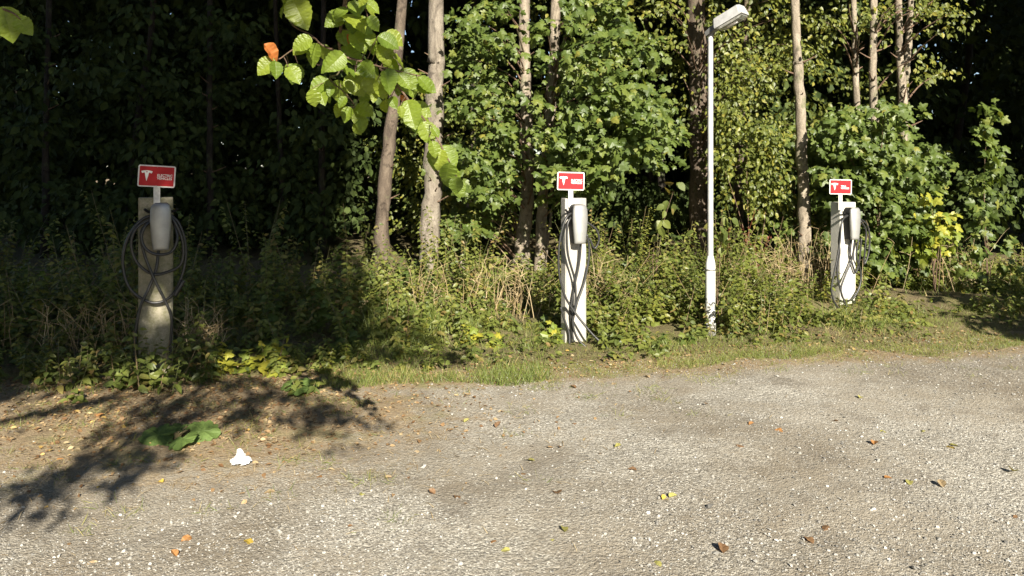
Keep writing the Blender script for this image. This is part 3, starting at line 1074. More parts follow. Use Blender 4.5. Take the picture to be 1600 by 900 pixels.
# T1, T2: the two trunks behind the hanging beech branch
tree('leaning brown trunk beside the thick grey trunk', [(629, -10), (620, 110), (607, 230), (598, 330), (596, 420)], 12.0, [0.08, 0.09, 0.10, 0.11, 0.13], 'bark_brown', high=HI)
tree('thick grey trunk with sunlit mottled bark, stoutest in the wood', [(681, -10), (681, 100), (678, 220), (674, 320), (669, 425)], 11.8, [0.12, 0.125, 0.135, 0.145, 0.165], 'bark_grey', high=HI)
# sycamores
cl = px_clumps([(765, 165, 80, 165), (730, 300, 40, 70)], 10.9, 13.2, 80, GAPS)
tree('crooked pale trunk with bent foot, rising behind the grey charging post', [(819, -10), (820, 90), (822, 180), (825, 290), (815, 400), (812, 440)], 12.4, [0.08, 0.085, 0.10, 0.10, 0.135, 0.16], 'bark_pale',
     cl, 'maple', 0.115, 30, nobj=110, high=HI, extra_stems=[([(848, 300, 0), (842, 360, .05), (838, 440, .1)], [0.03, 0.045, 0.055]), ([(862, 330, .2), (852, 400, .15), (846, 450, .15)], [0.02, 0.04, 0.05]), ([(780, 185, .3), (742, 285, .3), (728, 350, .3), (722, 440, .3)], [0.02, 0.035, 0.05, 0.06])])
cl = px_clumps([(925, 130, 110, 140), (985, 225, 80, 80), (910, 245, 70, 60), (885, 290, 30, 30)], 9.9, 12.0, 125, GAPS)
tree('slim pale trunk hung with lobed green leaves, just behind the grey charging post', [(869, -10), (866, 80), (858, 190), (850, 300), (842, 440)], 12.2, [0.075, 0.08, 0.085, 0.085, 0.09], 'bark_pale',
     cl, 'maple', 0.118, 32, nobj=280, high=HI)
cl = px_clumps([(1095, 110, 60, 120), (1150, 160, 70, 140), (1060, 60, 60, 60), (1200, 120, 50, 140)], 11.0, 13.0, 105, GAPS)
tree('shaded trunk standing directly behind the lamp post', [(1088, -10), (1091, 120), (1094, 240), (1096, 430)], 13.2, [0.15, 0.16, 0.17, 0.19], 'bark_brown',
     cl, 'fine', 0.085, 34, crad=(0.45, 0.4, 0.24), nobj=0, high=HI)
tree('pale knobbly trunk with dark blotches left of the white charging post', [(1241, -10), (1247, 100), (1252, 200), (1254, 300), (1257, 400), (1258, 440)], 11.2, [0.062, 0.07, 0.078, 0.085, 0.095, 0.12], 'bark_pale', high=HI)
cl = px_clumps([(1320, 30, 40, 40)], 11.0, 12.0, 10)
tree('thinnest of the trunks that rise out of the maple shrub', [(1333, -10), (1336, 80), (1338, 160), (1342, 430)], 12.2, [0.042, 0.047, 0.052, 0.06], 'bark_pale', cl, 'fine', 0.085, 30, high=HI)
cl = px_clumps([(1395, 30, 60, 35), (1420, 80, 30, 30)], 11.0, 12.0, 14)
tree('straight pale trunk rising from the middle of the maple shrub', [(1366, -10), (1364, 90), (1366, 220), (1370, 430)], 11.6, [0.052, 0.058, 0.063, 0.075], 'bark_pale', cl, 'fine', 0.085, 30, high=HI)
cl = px_clumps([(1465, 20, 45, 40), (1440, 110, 40, 20)], 11.2, 12.2, 13)
tree('forked twin stems rising behind the maple shrub', [(1403, -10), (1405, 80), (1411, 165), (1414, 430)], 12.0, [0.05, 0.055, 0.07, 0.08], 'bark_pale', cl, 'fine', 0.085, 28, high=HI,
     extra_stems=[([(1424, -20, .1), (1419, 70, .1), (1414, 150, .05), (1412, 200, 0)], [0.045, 0.05, 0.055, 0.05])])


def shrub(name, label, base_px, Y, clumps, leaf, size, per, nobj, crad=(0.34, 0.32, 0.18), stems=7, cat='shrub', group=None, tpl=None, sr=0.014):
    b = P(base_px[0], base_px[1], Y)
    b[2] = float(vergeZ(b[0], b[1]))
    t = thing(name, label, cat, tuple(b), group)
    pos, fr_, sz, tn = leaf_cloud(clumps, crad, per, size, shell=0.6)
    keep = (pos[:, 2] > 0.05) & clear_trunks(pos)
    pos, fr_, sz, tn = pos[keep], fr_[keep], sz[keep], tn[keep]
    tp = tpl if tpl is not None else (MAPLE if leaf.startswith('maple') else OVAL2)
    order = np.argsort(pos[:, 1])
    ob, rest = order[:nobj], order[nobj:]
    if len(ob):
        leaf_objects(tpl_mesh(tp, M[leaf]), t, pos[ob], fr_[ob], sz[ob])
    if len(rest):
        stuff(MB().leaves(tp, pos[rest], fr_[rest], sz[rest], tn[rest]).build('foliage', M[leaf], t))
    mb = MB()
    sel = clumps[rng.permutation(len(clumps))[:stems * 4 if stems > 1 else 3]]
    for c in sel:
        limb(mb, b + np.array((rng.normal() * 0.12, rng.normal() * 0.1, -0.05)) * (1 if sr > 0.01 else (0.2, 0.2, 1)), c, sr, 0.004 if sr > 0.01 else 0.002, 0.12)
    stuff(mb.build('stems', M['twig'], t))
    return t


cl = px_clumps([(1375, 300, 85, 140), (1405, 250, 55, 85), (1330, 240, 50, 80), (1400, 400, 85, 30)], 10.4, 11.6, 165, [(1366, 150, 12, 60)])
shrub('maple_shrub', 'big rounded shrub of lobed green leaves behind the white charging post', (1390, 440), 11.0, cl, 'maple', 0.112, 36, 290)
cl = px_clumps([(1225, 280, 60, 90), (1290, 300, 60, 100), (1180, 240, 40, 70)], 11.3, 12.6, 85, [(1255, 250, 14, 150), (1150, 345, 60, 40)])
shrub('maple_shrub', 'loose lobed-leaf shrub growing around the pale knobbly trunk', (1235, 430), 11.9, cl, 'maple', 0.11, 30, 90)
cl = px_clumps([(1455, 350, 35, 50)], 10.1, 10.5, 10)
shrub('maple_shrub', 'yellow-leaved maple sapling at the foot of the big green shrub', (1460, 440), 10.3, cl, 'maple_yellow', 0.115, 13, 130, crad=(0.2, 0.18, 0.16), cat='sapling', stems=2, sr=0.007)
cl = np.array([P(1546 + rng.normal() * (4 + (y - 150) * 0.09), y, 10.3 + rng.normal() * 0.15) for y in np.linspace(165, 425, 26)])
shrub('maple_sapling', 'slender column of lobed leaves standing free before the black wood', (1545, 440), 10.3, cl, 'maple', 0.125, 9, 234, crad=(0.15, 0.14, 0.09), cat='sapling', stems=1, sr=0.007)
cl = px_clumps([(1185, 265, 55, 80), (1150, 200, 40, 60)], 10.8, 11.4, 66, [(1150, 365, 60, 30)])
shrub('hazel_bush', 'yellowish small-leaved bush growing behind the lamp post', (1180, 430), 11.1, cl, 'fine', 0.08, 34, 0, crad=(0.3, 0.28, 0.2), stems=1, sr=0.009)
# single arching shoot with big leaves in the dark gap beside the lamp
cl = np.array([P(x, y, 9.3) for x, y in ((1057, 285), (1052, 300), (1046, 315), (1042, 325), (1036, 340), (1030, 352), (1028, 365))])
shrub('young_shoot', 'upright shoot with single oval leaves against the dark gap', (1024, 430), 9.3, cl, 'weed', 0.13, 3, 21, crad=(0.09, 0.06, 0.04), stems=1, cat='shoot', tpl=OVAL, sr=0.005)
cl = np.array([P(x, y, 8.12) for x, y in ((1124, 355), (1130, 340), (1092, 366), (1134, 368), (1120, 382))])
shrub('young_shoot', 'leafy shoot with broad oval leaves clinging to the lamp post', (1124, 500), 8.12, cl, 'weed', 0.12, 4, 20, crad=(0.09, 0.08, 0.05), stems=1, cat='shoot', tpl=OVAL, sr=0.005)

for x, Y, r in ((505, 14.0, .06), (330, 14.5, .06), (70, 14.0, .06), (-150, 13.5, .1)):
    tree('dark trunk in the shaded wood behind the mossy post', [(x + rng.normal() * 12, -10), (x + rng.normal() * 6, 200), (x, 430)], Y, [r * .8, r * .9, r * 1.2], 'bark_shaded', high=(170, (3.4, 2.6, 5.2)), group='dark trunks behind the mossy post')
# dim trunks deeper in the wood
far = [(742, 15.5, .06), (770, 17, .07), (1154, 13.6, .075), (445, 15, .05), (200, 16, .08), (560, 20, .1), (720, 20, .09), (905, 19, .1), (960, 17, .08), (1010, 21, .12), (1040, 16, .07), (1490, 20, .11), (25, 22, .12), (390, 20, .1)]
for i, (x, Y, r) in enumerate(far):
    b = P(x, 400, Y)
    b[2] = float(vergeZ(b[0], b[1])) - 0.1
    t = thing('tree', 'mossy thin trunk between the lamp post and the pale knobbly trunk' if i == 2 else 'dim trunk standing deep in the shaded wood', 'tree', tuple(b + (0, 0, .1)), None if i == 2 else 'dim trunks deep in the wood')
    ln = rng.normal(size=2) * 0.35
    mb, line = trunk_mesh([b + np.array((ln[0], ln[1], 8.5)), b + np.array((ln[0] * .6 + rng.normal() * .1, ln[1] * .6, 5)), b + np.array((ln[0] * .3, 0, 2.5)), b], [r * .6, r * .8, r, r * 1.3], 8)
    mb.build('trunk', M['bark_brown' if i == 2 else 'bark_shaded'], t, smooth=True)

# ------------------------------------------------------------------ the wood behind, one mass of leaves
def mass(name, label, cat, centers, rad, per, size, m, tp=SIMPLE, face=(0.1, -0.65, 0.55)):
    pos, fr_, sz, tn = leaf_cloud(centers, rad, per, size, face=face)
    k = (pos[:, 2] > 0.02) & clear_trunks(pos)
    o = MB().leaves(tp, pos[k], fr_[k], sz[k], tn[k]).build(name, M[m])
    stuff(o)
    return tag(o, label, cat)


n = 1900
Yc = rng.uniform(16.5, 25, n)
cc = np.stack((rng.uniform(-1, 1, n) * (Yc * 0.8 + 2), Yc, rng.random(n) * (0.245 * Yc + 5)), -1)
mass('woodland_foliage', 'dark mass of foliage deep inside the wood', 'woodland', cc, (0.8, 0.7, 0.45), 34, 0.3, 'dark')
n = 2500
Yc = rng.uniform(26, 33, n)
cc = np.stack((rng.uniform(-1, 1, n) * (Yc * 0.9), Yc, rng.random(n) * (0.25 * Yc + 5)), -1)
mass('woodland_foliage', 'farthest dark foliage closing off the wood', 'woodland', cc, (1.2, 0.9, 0.8), 30, 0.55, 'dark')
n = 700                                        # closed canopy over the wood
cc = np.stack((rng.uniform(-20, 22, n), rng.uniform(12, 30, n), rng.uniform(9.5, 12.5, n)), -1)
cc = cc[cc[:, 2] > CAM_H + 0.23 * cc[:, 1] + 0.8]
mass('woodland_canopy', 'closed leaf canopy roofing the wood', 'woodland', cc, (1.3, 1.3, 0.4), 34, 0.42, 'dark', face=(0, -0.2, 1))
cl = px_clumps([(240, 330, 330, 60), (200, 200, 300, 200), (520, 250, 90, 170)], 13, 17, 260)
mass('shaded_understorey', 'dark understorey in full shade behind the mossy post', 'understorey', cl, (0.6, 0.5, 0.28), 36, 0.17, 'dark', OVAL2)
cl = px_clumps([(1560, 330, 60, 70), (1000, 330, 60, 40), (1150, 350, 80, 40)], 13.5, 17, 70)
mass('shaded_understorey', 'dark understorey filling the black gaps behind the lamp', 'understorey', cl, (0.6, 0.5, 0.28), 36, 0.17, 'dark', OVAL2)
# understorey that the sun reaches between the trunks
cl = px_clumps([(650, 310, 60, 90), (730, 350, 70, 60), (760, 250, 60, 120), (640, 180, 60, 90)], 13.5, 16.5, 120)
mass('understorey', 'sunlit small-leaved understorey between the grey and the pale trunks', 'understorey', cl, (0.45, 0.4, 0.2), 34, 0.1, 'fine', OVAL2)
cl = px_clumps([(1150, 60, 130, 110), (1000, 60, 120, 100), (1290, 120, 70, 120), (1250, 30, 60, 60), (860, 120, 120, 140)], 13.4, 15.5, 120, GAPS)
mass('understorey', 'half-lit foliage behind the slim pale trunks and lamp head', 'understorey', cl, (0.5, 0.45, 0.22), 34, 0.11, 'fine', OVAL2)

# ------------------------------------------------------------------ trees around the lot, out of frame, that shade the left of the picture
def uvw(u, v, d):
    """point at cross-sun column u, sun-shadow height v, distance d away from the sun"""
    a, e = R(SUN_AZ), R(SUN_EL)
    z = (v - math.sin(e) * d) / math.cos(e)
    return np.array((math.cos(a) * u - math.sin(a) * d, math.sin(a) * u + math.cos(a) * d, z))


def to_uv(p):
    a, e = R(SUN_AZ), R(SUN_EL)
    d = -math.sin(a) * p[..., 0] + math.cos(a) * p[..., 1]
    return math.cos(a) * p[..., 0] + math.sin(a) * p[..., 1], math.sin(e) * d + math.cos(e) * p[..., 2]


def hole(px, py, Y, ru, rv):
    u, v = to_uv(P(px, py, Y))
    return float(u), float(v), ru, rv


# openings in the crowns through which the sun reaches the mossy post and the hanging branch
HOLES = [hole(252, 275, 6.4, 0.3, 0.16), hole(238, 470, 6.38, 0.3, 0.1), hole(240, 545, 6.35, 0.3, 0.1), hole(385, 540, 6.6, 0.3, 0.12), hole(560, 130, 2.55, 0.62, 0.5), hole(25, 40, 2.45, 0.25, 0.2), hole(315, 480, 6.7, 0.2, 0.1)]


def shade_tree(label, base, uv, d0, d1, n, per, size, leaf='dark', crad=(0.6, 0.6, 0.4), name='beech_tree'):
    t = thing(name, label, 'tree', (base[0], base[1], 0.0), 'trees around the parking lot')
    cs = []
    for _ in range(n):
        u0, u1, v0, v1 = uv[rng.integers(len(uv))]
        cs.append(uvw(rng.uniform(u0, u1), rng.uniform(v0, v1), rng.uniform(d0, d1)))
    cs = np.array(cs)
    ok = (cs[:, 2] > 1.2) & ((cs[:, 1] < 0.8) | (np.abs(cs[:, 0]) > 0.72 * cs[:, 1] + 0.9) | (cs[:, 2] > CAM_H + 0.24 * cs[:, 1] + 0.8))
    cs = cs[ok]
    b = np.array((base[0], base[1], -0.15))
    top = np.array((cs[:, 0].mean(), cs[:, 1].mean(), cs[:, 2].max()))
    mb, line = trunk_mesh([top, b * 0.45 + top * 0.55, b * 0.8 + top * 0.2 + np.array((0.1, 0, 0)), b], [0.05, 0.15, 0.22, 0.3], 12)
    mb.build('trunk', M['bark_grey'], t, smooth=True)
    pos, fr_, sz, tn = leaf_cloud(cs, crad, per, size, face=(0.2, -0.6, 0.5))
    lu, lv_ = to_uv(pos)
    ok = (lv_ > 1.5)
    for hu, hv, ru, rv in HOLES:
        ok &= ((lu - hu) / ru) ** 2 + ((lv_ - hv) / rv) ** 2 > 1
    stuff(MB().leaves(SIMPLE, pos[ok], fr_[ok], sz[ok], tn[ok]).build('crown', M[leaf], t))
    bm_ = MB()
    for c in cs[::5]:
        i = np.argmin(np.linalg.norm(line - c + np.array((0, 0, 0.8)), axis=1))
        limb(bm_, line[i], c, 0.03, 0.006)
    stuff(bm_.build('branches', M['twig'], t))
    return t, line


beech, bline = shade_tree('spreading beech whose bright green branch hangs over the lot', (-3.2, -3.6),
                          [(-3.5, 0.3, 3.7, 6.5), (-3.5, 0.4, 5.5, 9.6), (-3.5, 2.2, 10.4, 15)], -9, -1.5, 430, 34, 0.32)
shade_tree('lofty tree behind the beech', (-7.5, -12), [(-7, 0.2, 7.0, 13.5), (-7, 1.8, 10.6, 17)], -15, -10, 420, 34, 0.5, crad=(0.7, 0.7, 0.5), name='lofty_tree')
shade_tree('dense tree shading the left end of the verge', (-8.5, -1.2), [(-9, -2.4, 3.3, 7), (-10, -2, 5.5, 15)], -3.5, 2.5, 650, 34, 0.4)
shade_tree('tall tree at the far left of the lot', (-13, 3.0), [(-18, -8, 2.0, 8), (-19, -7, 6, 15)], 0, 7, 420, 34, 0.5, crad=(1, 1, 0.6))
shade_tree('tall tree at the right end of the verge', (14.5, 9.5), [(13.6, 20, 4.2, 9), (12.5, 22, 8.0, 15)], 4, 10, 520, 34, 0.5, crad=(1, 1, 0.6))
shade_tree('bushy tree beside the right edge of the lot', (7.4, 4.4), [(7.15, 9.5, 2.8, 3.4), (7.6, 10.5, 2.8, 4.2)], 2.0, 3.4, 80, 34, 0.18, crad=(0.4, 0.4, 0.3))
for i, (x, y) in enumerate(((-16, -14), (-7, -19), (17, -9), (-20, -4), (20, 1))):     # trees ringing the lot, clear of the sun's path
    c0 = np.array((x, y, 6.5))
    t = thing('lot_tree', 'leafy tree ringing the parking lot, outside the view', 'tree', (x, y, 0), 'trees around the parking lot')
    mb, line = trunk_mesh([(x, y, 11), (x + .2, y, 6), (x, y, 2), (x, y, -0.15)], [0.06, 0.16, 0.22, 0.3], 10)
    mb.build('trunk', M['bark_grey'], t, smooth=True)
    u = norm(rng.normal(size=(70, 3))) * (rng.random((70, 1)) ** 0.5) * np.array((4.2, 4.2, 5.2))
    pos, fr_, sz, tn = leaf_cloud(c0 + u + (0, 0, 0.8), (1.1, 1.1, 0.7), 24, 0.5)
    k_ = pos[:, 2] > 0.3
    stuff(MB().leaves(SIMPLE, pos[k_], fr_[k_], sz[k_], tn[k_]).build('crown', M['dark'], t))

# low boughs of the beech that throw the branching shadow on the gravel
bb = MB()
lowc = []


def gshadow(px, py, d):
    """the point at sun-distance d whose shadow falls on the ground seen at (px, py)"""
    Y = CAM_H * F / (py - HZ)
    X = (px - 800) / F * Y
    a, e = R(SUN_AZ), R(SUN_EL)
    return uvw(math.cos(a) * X + math.sin(a) * Y, math.sin(e) * (-math.sin(a) * X + math.cos(a) * Y), d)


for path in ([(330, 600), (230, 650), (150, 710), (60, 750), (-40, 790)], [(330, 600), (260, 650), (210, 700), (150, 730), (90, 780)], [(330, 610), (290, 660), (250, 700), (190, 745)],
             [(300, 590), (420, 620), (500, 640), (590, 655)], [(400, 600), (480, 640), (505, 675)], [(250, 590), (170, 620), (60, 645)], [(350, 610), (390, 640), (370, 650)]):
    pts = [gshadow(x, y, -1.6 + 0.12 * i) for i, (x, y) in enumerate(path)]
    p = smooth_pts(pts, 6)
    bb.tube(p, np.linspace(0.022, 0.005, len(p)), 6)
    for i, q in enumerate(p[3:]):
        for _ in range(2):
            lowc.append(q + rng.normal(size=3) * 0.07)
for x, y, r, k in ((330, 600, 60, 40), (420, 585, 70, 30), (260, 630, 45, 22), (60, 590, 40, 20), (0, 620, 30, 24), (30, 600, 25, 16)):
    for _ in range(k):
        lowc.append(gshadow(x + rng.normal() * r, y + rng.normal() * r * 0.28, -1.4 + rng.normal() * 0.15))
for _ in range(300):
    x, y = rng.uniform(400, 720), rng.uniform(500, 568)
    if y > 500 + max(0, (x - 560)) * 0.33:
        lowc.append(gshadow(x, y, -1.2 + rng.normal() * 0.2))
root = bline[np.argmin(np.abs(bline[:, 2] - 4.6))]
limb(bb, root, gshadow(320, 598, -1.6), 0.06, 0.02, 0.05, 8, 8)
bb.build('low_bough', M['twig'], beech, smooth=True)
pos, fr_, sz, tn = leaf_cloud(np.array(lowc), (0.12, 0.12, 0.08), 5, 0.085, face=(0.2, -0.6, 0.6))
stuff(MB().leaves(OVAL2, pos, fr_, sz, tn).build('bough_leaves', M['beech'], beech))

# the hanging branch itself: every leaf is its own part
BY = 2.55
raw = [(215, -10, 275, 118), (195, 0, 150, 75), (170, -20, 230, 60), (440, 60, 358, 112), (450, 62, 550, 130), (520, 10, 592, 82), (470, 5, 520, 75), (300, 165, 208, 222), (325, 190, 290, 302), (420, 250, 330, 312),
       (430, 205, 520, 275), (592, 158, 688, 205), (600, 192, 655, 300), (640, 230, 733, 305), (770, 338, 838, 402), (375, 345, 292, 402), (385, 360, 368, 438), (420, 350, 422, 458),
       (460, 325, 532, 432), (540, 290, 605, 335), (560, 320, 572, 432), (590, 350, 622, 432), (620, 310, 662, 425), (660, 330, 722, 402), (700, 300, 764, 432), (650, 425, 672, 482),
       (690, 465, 702, 522), (720, 440, 752, 562), (740, 462, 838, 512), (760, 515, 782, 604), (790, 535, 834, 632), (830, 560, 866, 604), (830, 620, 852, 700), (872, 655, 848, 762),
       (870, 640, 937, 742), (900, 730, 928, 838), (940, 790, 958, 882), (135, 258, 55, 330), (140, 268, 152, 352), (200, 280, 236, 352), (240, 280, 208, 392),
       (480, 140, 545, 232), (430, 130, 452, 205), (570, 150, 558, 255), (440, 450, 398, 522), (500, 460, 566, 502), (470, 470, 440, 534), (510, 505, 534, 592), (300, 390, 322, 474), (340, 400, 356, 462),
       (430, 280, 474, 334), (478, 328, 548, 352), (430, 40, 400, 110), (545, 0, 500, 60), (500, 90, 560, 150), (620, 380, 640, 450), (540, 400, 520, 470), (680, 350, 690, 430)]
raw2 = list(raw)
for q in raw[3:]:
    if rng.random() < 0.7:
        o_ = rng.normal(size=2) * 26
        e_ = (np.array(q[2:]) - np.array(q[:2])) * rng.uniform(0.65, 0.9) + rng.normal(size=2) * 14
        raw2.append((q[0] + o_[0], q[1] + o_[1], q[0] + o_[0] + e_[0], q[1] + o_[1] + e_[1]))
raw = raw2
twig = MB()


def zp(x, y, Y):
    return P(380 + x / 2.8125, y / 2.8125, Y)


attach = uvw(0.2, 3.45, 0.2)
attach = np.array((-0.75, 1.3, 3.15))
spine = [attach, zp(480, -240, 2.2), zp(455, -30, 2.45), zp(430, 110, 2.55), zp(430, 230, 2.58), zp(520, 270, 2.55), zp(650, 305, 2.5), zp(780, 335, 2.48)]
spine2 = [zp(600, 300, 2.52), zp(680, 380, 2.5), zp(750, 470, 2.48), zp(830, 570, 2.46), zp(890, 680, 2.45), zp(945, 790, 2.45)]
spine3 = [zp(430, 230, 2.58), zp(350, 200, 2.6), zp(300, 155, 2.62), zp(210, 100, 2.66), zp(180, -40, 2.7)]
spine4 = [zp(430, 235, 2.58), zp(420, 320, 2.6), zp(380, 345, 2.6), zp(460, 420, 2.68), zp(500, 480, 2.72)]
spine5 = [zp(300, 155, 2.62), zp(200, 230, 2.62), zp(140, 262, 2.62), zp(95, 195, 2.62)]
limb(twig, bline[np.argmin(np.abs(bline[:, 2] - 5.5))], attach, 0.05, 0.012, 0.02, 8, 7)
branch_nodes = []
for sp, r0 in ((spine, 0.009), (spine2, 0.004), (spine3, 0.004), (spine4, 0.0035), (spine5, 0.0025)):
    p = smooth_pts(sp, 6)
    twig.tube(p, np.linspace(r0, 0.0018, len(p)), 6)
    branch_nodes.append(p)
bn = np.vstack(branch_nodes)
pos, dd, nn, ss = [], [], [], []
for x0, y0, x1, y1 in raw:
    a = zp(x0, y0, 2.55)
    i = np.argmin(np.linalg.norm((bn - a)[:, [0, 2]], axis=1))
    Y = bn[i][1] + rng.normal() * 0.05
    a, b = zp(x0, y0, Y), zp(x1, y1, Y + rng.normal() * 0.02)
    if np.linalg.norm(bn[i] - a) < 0.2:
        twig.tube(np.array((bn[i], (bn[i] + a) / 2 + (0, 0, .004), a)), [0.0016, 0.0013, 0.0012], 4, cap=False)
    pos.append(a)
    dd.append(b - a)
    ss.append(np.linalg.norm(b - a) * rng.uniform(0.85, 1.05))
    nn.append(norm(np.array((0.15, -0.75, 0.45)) + 0.3 * rng.normal(size=3)))
ltw = MB()
lb0 = [P(-160, -40, 2.4), P(-40, 0, 2.45), P(15, 18, 2.45), P(32, 30, 2.45)]
p = smooth_pts([np.array((-2.1, 1.2, 3.0))] + lb0, 6)
ltw.tube(p, np.linspace(0.008, 0.0018, len(p)), 6)
limb(ltw, bline[np.argmin(np.abs(bline[:, 2] - 5.0))], np.array((-2.1, 1.2, 3.0)), 0.045, 0.01, 0.02, 8, 7)
twig.build('twig', M['twig'], beech, smooth=True)
ltw.build('twig', M['twig'], beech, smooth=True)
for x0, y0, x1, y1 in ((4, 10, 20, 62), (26, 27, 48, 52), (-30, 5, -20, 50), (-10, 12, -2, 55)):
    a, b = P(x0, y0, 2.45), P(x1, y1, 2.45)
    pos.append(a)
    dd.append(b - a)
    ss.append(np.linalg.norm(b - a) * 1.05)
    nn.append(norm(np.array((0.1, -0.8, 0.4)) + 0.3 * rng.normal(size=3)))
leaf_objects(tpl_mesh(BEECH, M['beech']), beech, np.array(pos), frames(np.array(dd), np.array(nn)), np.array(ss))
for x0, y0, x1, y1 in ((92, 192, 152, 264), (688, 418, 714, 464), (455, 150, 470, 190)):
    a, b = zp(x0, y0, 2.55), zp(x1, y1, 2.56)
    leaf_objects(tpl_mesh(tpl_oval(0.3, 7, 0.9, 0.4, 0.05), M['rust'], 'rust_leaf'), beech, np.array([a]), frames(np.array([b - a]), np.array([norm(np.array((0.5, -0.7, 0.3)))])), np.array([np.linalg.norm(b - a) * 1.1]), 'rust_leaf')

# ------------------------------------------------------------------ undergrowth of the verge
def in_soil(X, Y):
    a = ((X - 5.2) / 1.15) ** 2 + ((Y - 9.85) / 0.55) ** 2 < 1
    b = ((X - 3.4) / 0.55) ** 2 + ((Y - 9.2) / 0.35) ** 2 < 1
    c = ((X - 0.1) / 0.35) ** 2 + ((Y - 8.6) / 0.35) ** 2 < 1
    e = ((X - 1.45) / 0.45) ** 2 + ((Y - 8.1) / 0.22) ** 2 < 1
    return a | b | c | e


POSTS = [(-2.97, 6.4), (0.645, 7.69), (4.115, 9.39)]


def near_post(X, Y, r=0.3):
    m = np.zeros(np.shape(X), bool)
    for a, b in POSTS:
        t = np.array((a, b))
        # keep the view of each post open: a wedge towards the camera
        k = np.clip((np.asarray(Y) - (b - 1.2)) / 1.2, 0, 1)
        m |= (np.abs(X - a * np.asarray(Y) / b) < r) & (np.asarray(Y) < b + 0.15) & (np.asarray(Y) > b - 1.1)
    return m


def plant_mesh(x, y, h, leafn, size, tp, lean=0.12, whorl=True):
    """one upright weed: stem line + leaf frames"""
    z = float(groundZ(x, y))
    ln = rng.normal(size=2) * lean
    top = np.array((x + ln[0] * h, y + ln[1] * h, z + h))
    b = np.array((x, y, z - 0.02))
    k = np.linspace(0.18, 1, leafn)
    pos = b + (top - b) * k[:, None] + np.stack((ln[0] * h * 0.3 * k * k, ln[1] * h * 0.3 * k * k, 0 * k), -1)
    a = np.arange(leafn) * 2.4 + rng.random() * 6
    d = np.stack((np.cos(a), np.sin(a), rng.normal(size=leafn) * 0.25 - 0.1), -1)
    n = norm(np.array((0.1, -0.35, 0.9)) + 0.35 * rng.normal(size=(leafn, 3)))
    s = size * (1.15 - 0.55 * k) * rng.uniform(0.7, 1.2, leafn)
    return (b, top), pos, frames(d, n), s


def weeds(count, xr, dr, hfun, size, leafn, tp, filt=None, lean=0.2):
    lv, st = MB(), MB()
    made = 0
    for _ in range(count * 4):
        if made >= count:
            break
        x = rng.uniform(*xr)
        y = float(edgeY(x)) + rng.uniform(*dr)
        if abs(x) > 0.72 * y + 2.4 or in_soil(x, y) or near_post(x, y, 0.26):
            continue
        if filt and not filt(x, y):
            continue
        h = hfun(x, y) * rng.uniform(0.6, 1.2)
        if h < 0.06:
            continue
        made += 1
        (b, top), pos, fr_, s = plant_mesh(x, y, h, int(leafn * (0.5 + h)), size, tp, lean)
        tn = np.clip(rng.random() * 0.7 + rng.normal(size=len(pos)) * 0.12, 0, 0.999)
        lv.leaves(tp, pos, fr_, s, tn)
        st.tube(np.array((b, (b + top) / 2, top)), [0.004, 0.003, 0.0015], 4, cap=False, t=rng.random())
    return lv, st


def hgt(x, y):
    d = y - float(edgeY(x))
    h = np.interp(d, [0.15, 0.7, 1.4, 2.2, 4], [0.06, 0.25, 0.6, 0.85, 0.9])
    if x < -1.2:
        h = np.interp(d, [-0.1, 0.2, 0.8, 2, 4], [0.12, 0.32, 0.6, 0.8, 0.8])
    if x > 4.5:
        h *= np.interp(d, [0, 2, 3, 4], [0.5, 0.35, 0.8, 1.0])
    if -0.4 < x < 0.75 and d > 0.8:            # trodden opening at the foot of the crooked trunk
        h *= 0.5
    if 2.9 < x < 6.3 and d < 2.2:
        h *= 0.5
    return h * 0.97 * (0.25 + 1.5 * float(vnoise(x * 1.3, y * 1.3, 9)) ** 1.3)


PATCH = lambda sd, th: (lambda x, y: float(vnoise(x * 1.2, y * 1.2, sd)) > th)
lv, st = weeds(1200, (-9, 9.5), (0.05, 4.2), hgt, 0.095, 26, NETTLE, PATCH(51, 0.25))
lv3, st3 = weeds(720, (-9, 9.5), (0.05, 4.2), lambda x, y: hgt(x, y) * 0.8, 0.06, 40, OVAL2, PATCH(52, 0.45), 0.4)
tag(stuff(lv3.build('small_leaf_cover', M['fine'])), 'patches of small-leaved yellow-green weeds on the verge', 'undergrowth')
tag(stuff(st3.build('small_leaf_stems', M['green_stem'])), 'thin stems of the small-leaved weeds', 'undergrowth')
lv4, st4 = weeds(280, (-9, 9.5), (0.3, 4.2), lambda x, y: hgt(x, y) * 0.75, 0.12, 13, MAPLE, PATCH(53, 0.5), 0.3)
tag(stuff(lv4.build('seedling_cover', M['maple'])), 'lobed maple seedlings scattered through the weeds', 'undergrowth')
tag(stuff(st4.build('seedling_stems', M['green_stem'])), 'thin stems of the scattered maple seedlings', 'undergrowth')
lv2, st2 = weeds(330, (0.9, 3.4), (0.6, 3.2), lambda x, y: 0.15 + 0.8 * float(vnoise(x * 2.1, y * 2.1, 40)), 0.08, 30, OVAL2, lean=0.45)
tag(stuff(lv2.build('bramble_cover', M['fine'])), 'sunlit yellow-green brambles behind the lamp post', 'undergrowth')
tag(stuff(st2.build('bramble_stems', M['green_stem'])), 'thin stems of the sunlit brambles behind the lamp', 'undergrowth')
tag(stuff(lv.build('ground_cover', M['weed'])), 'tangled weeds and brambles covering the verge', 'undergrowth')
tag(stuff(st.build('weed_stems', M['green_stem'])), 'thin stems among the tangled weeds', 'undergrowth')
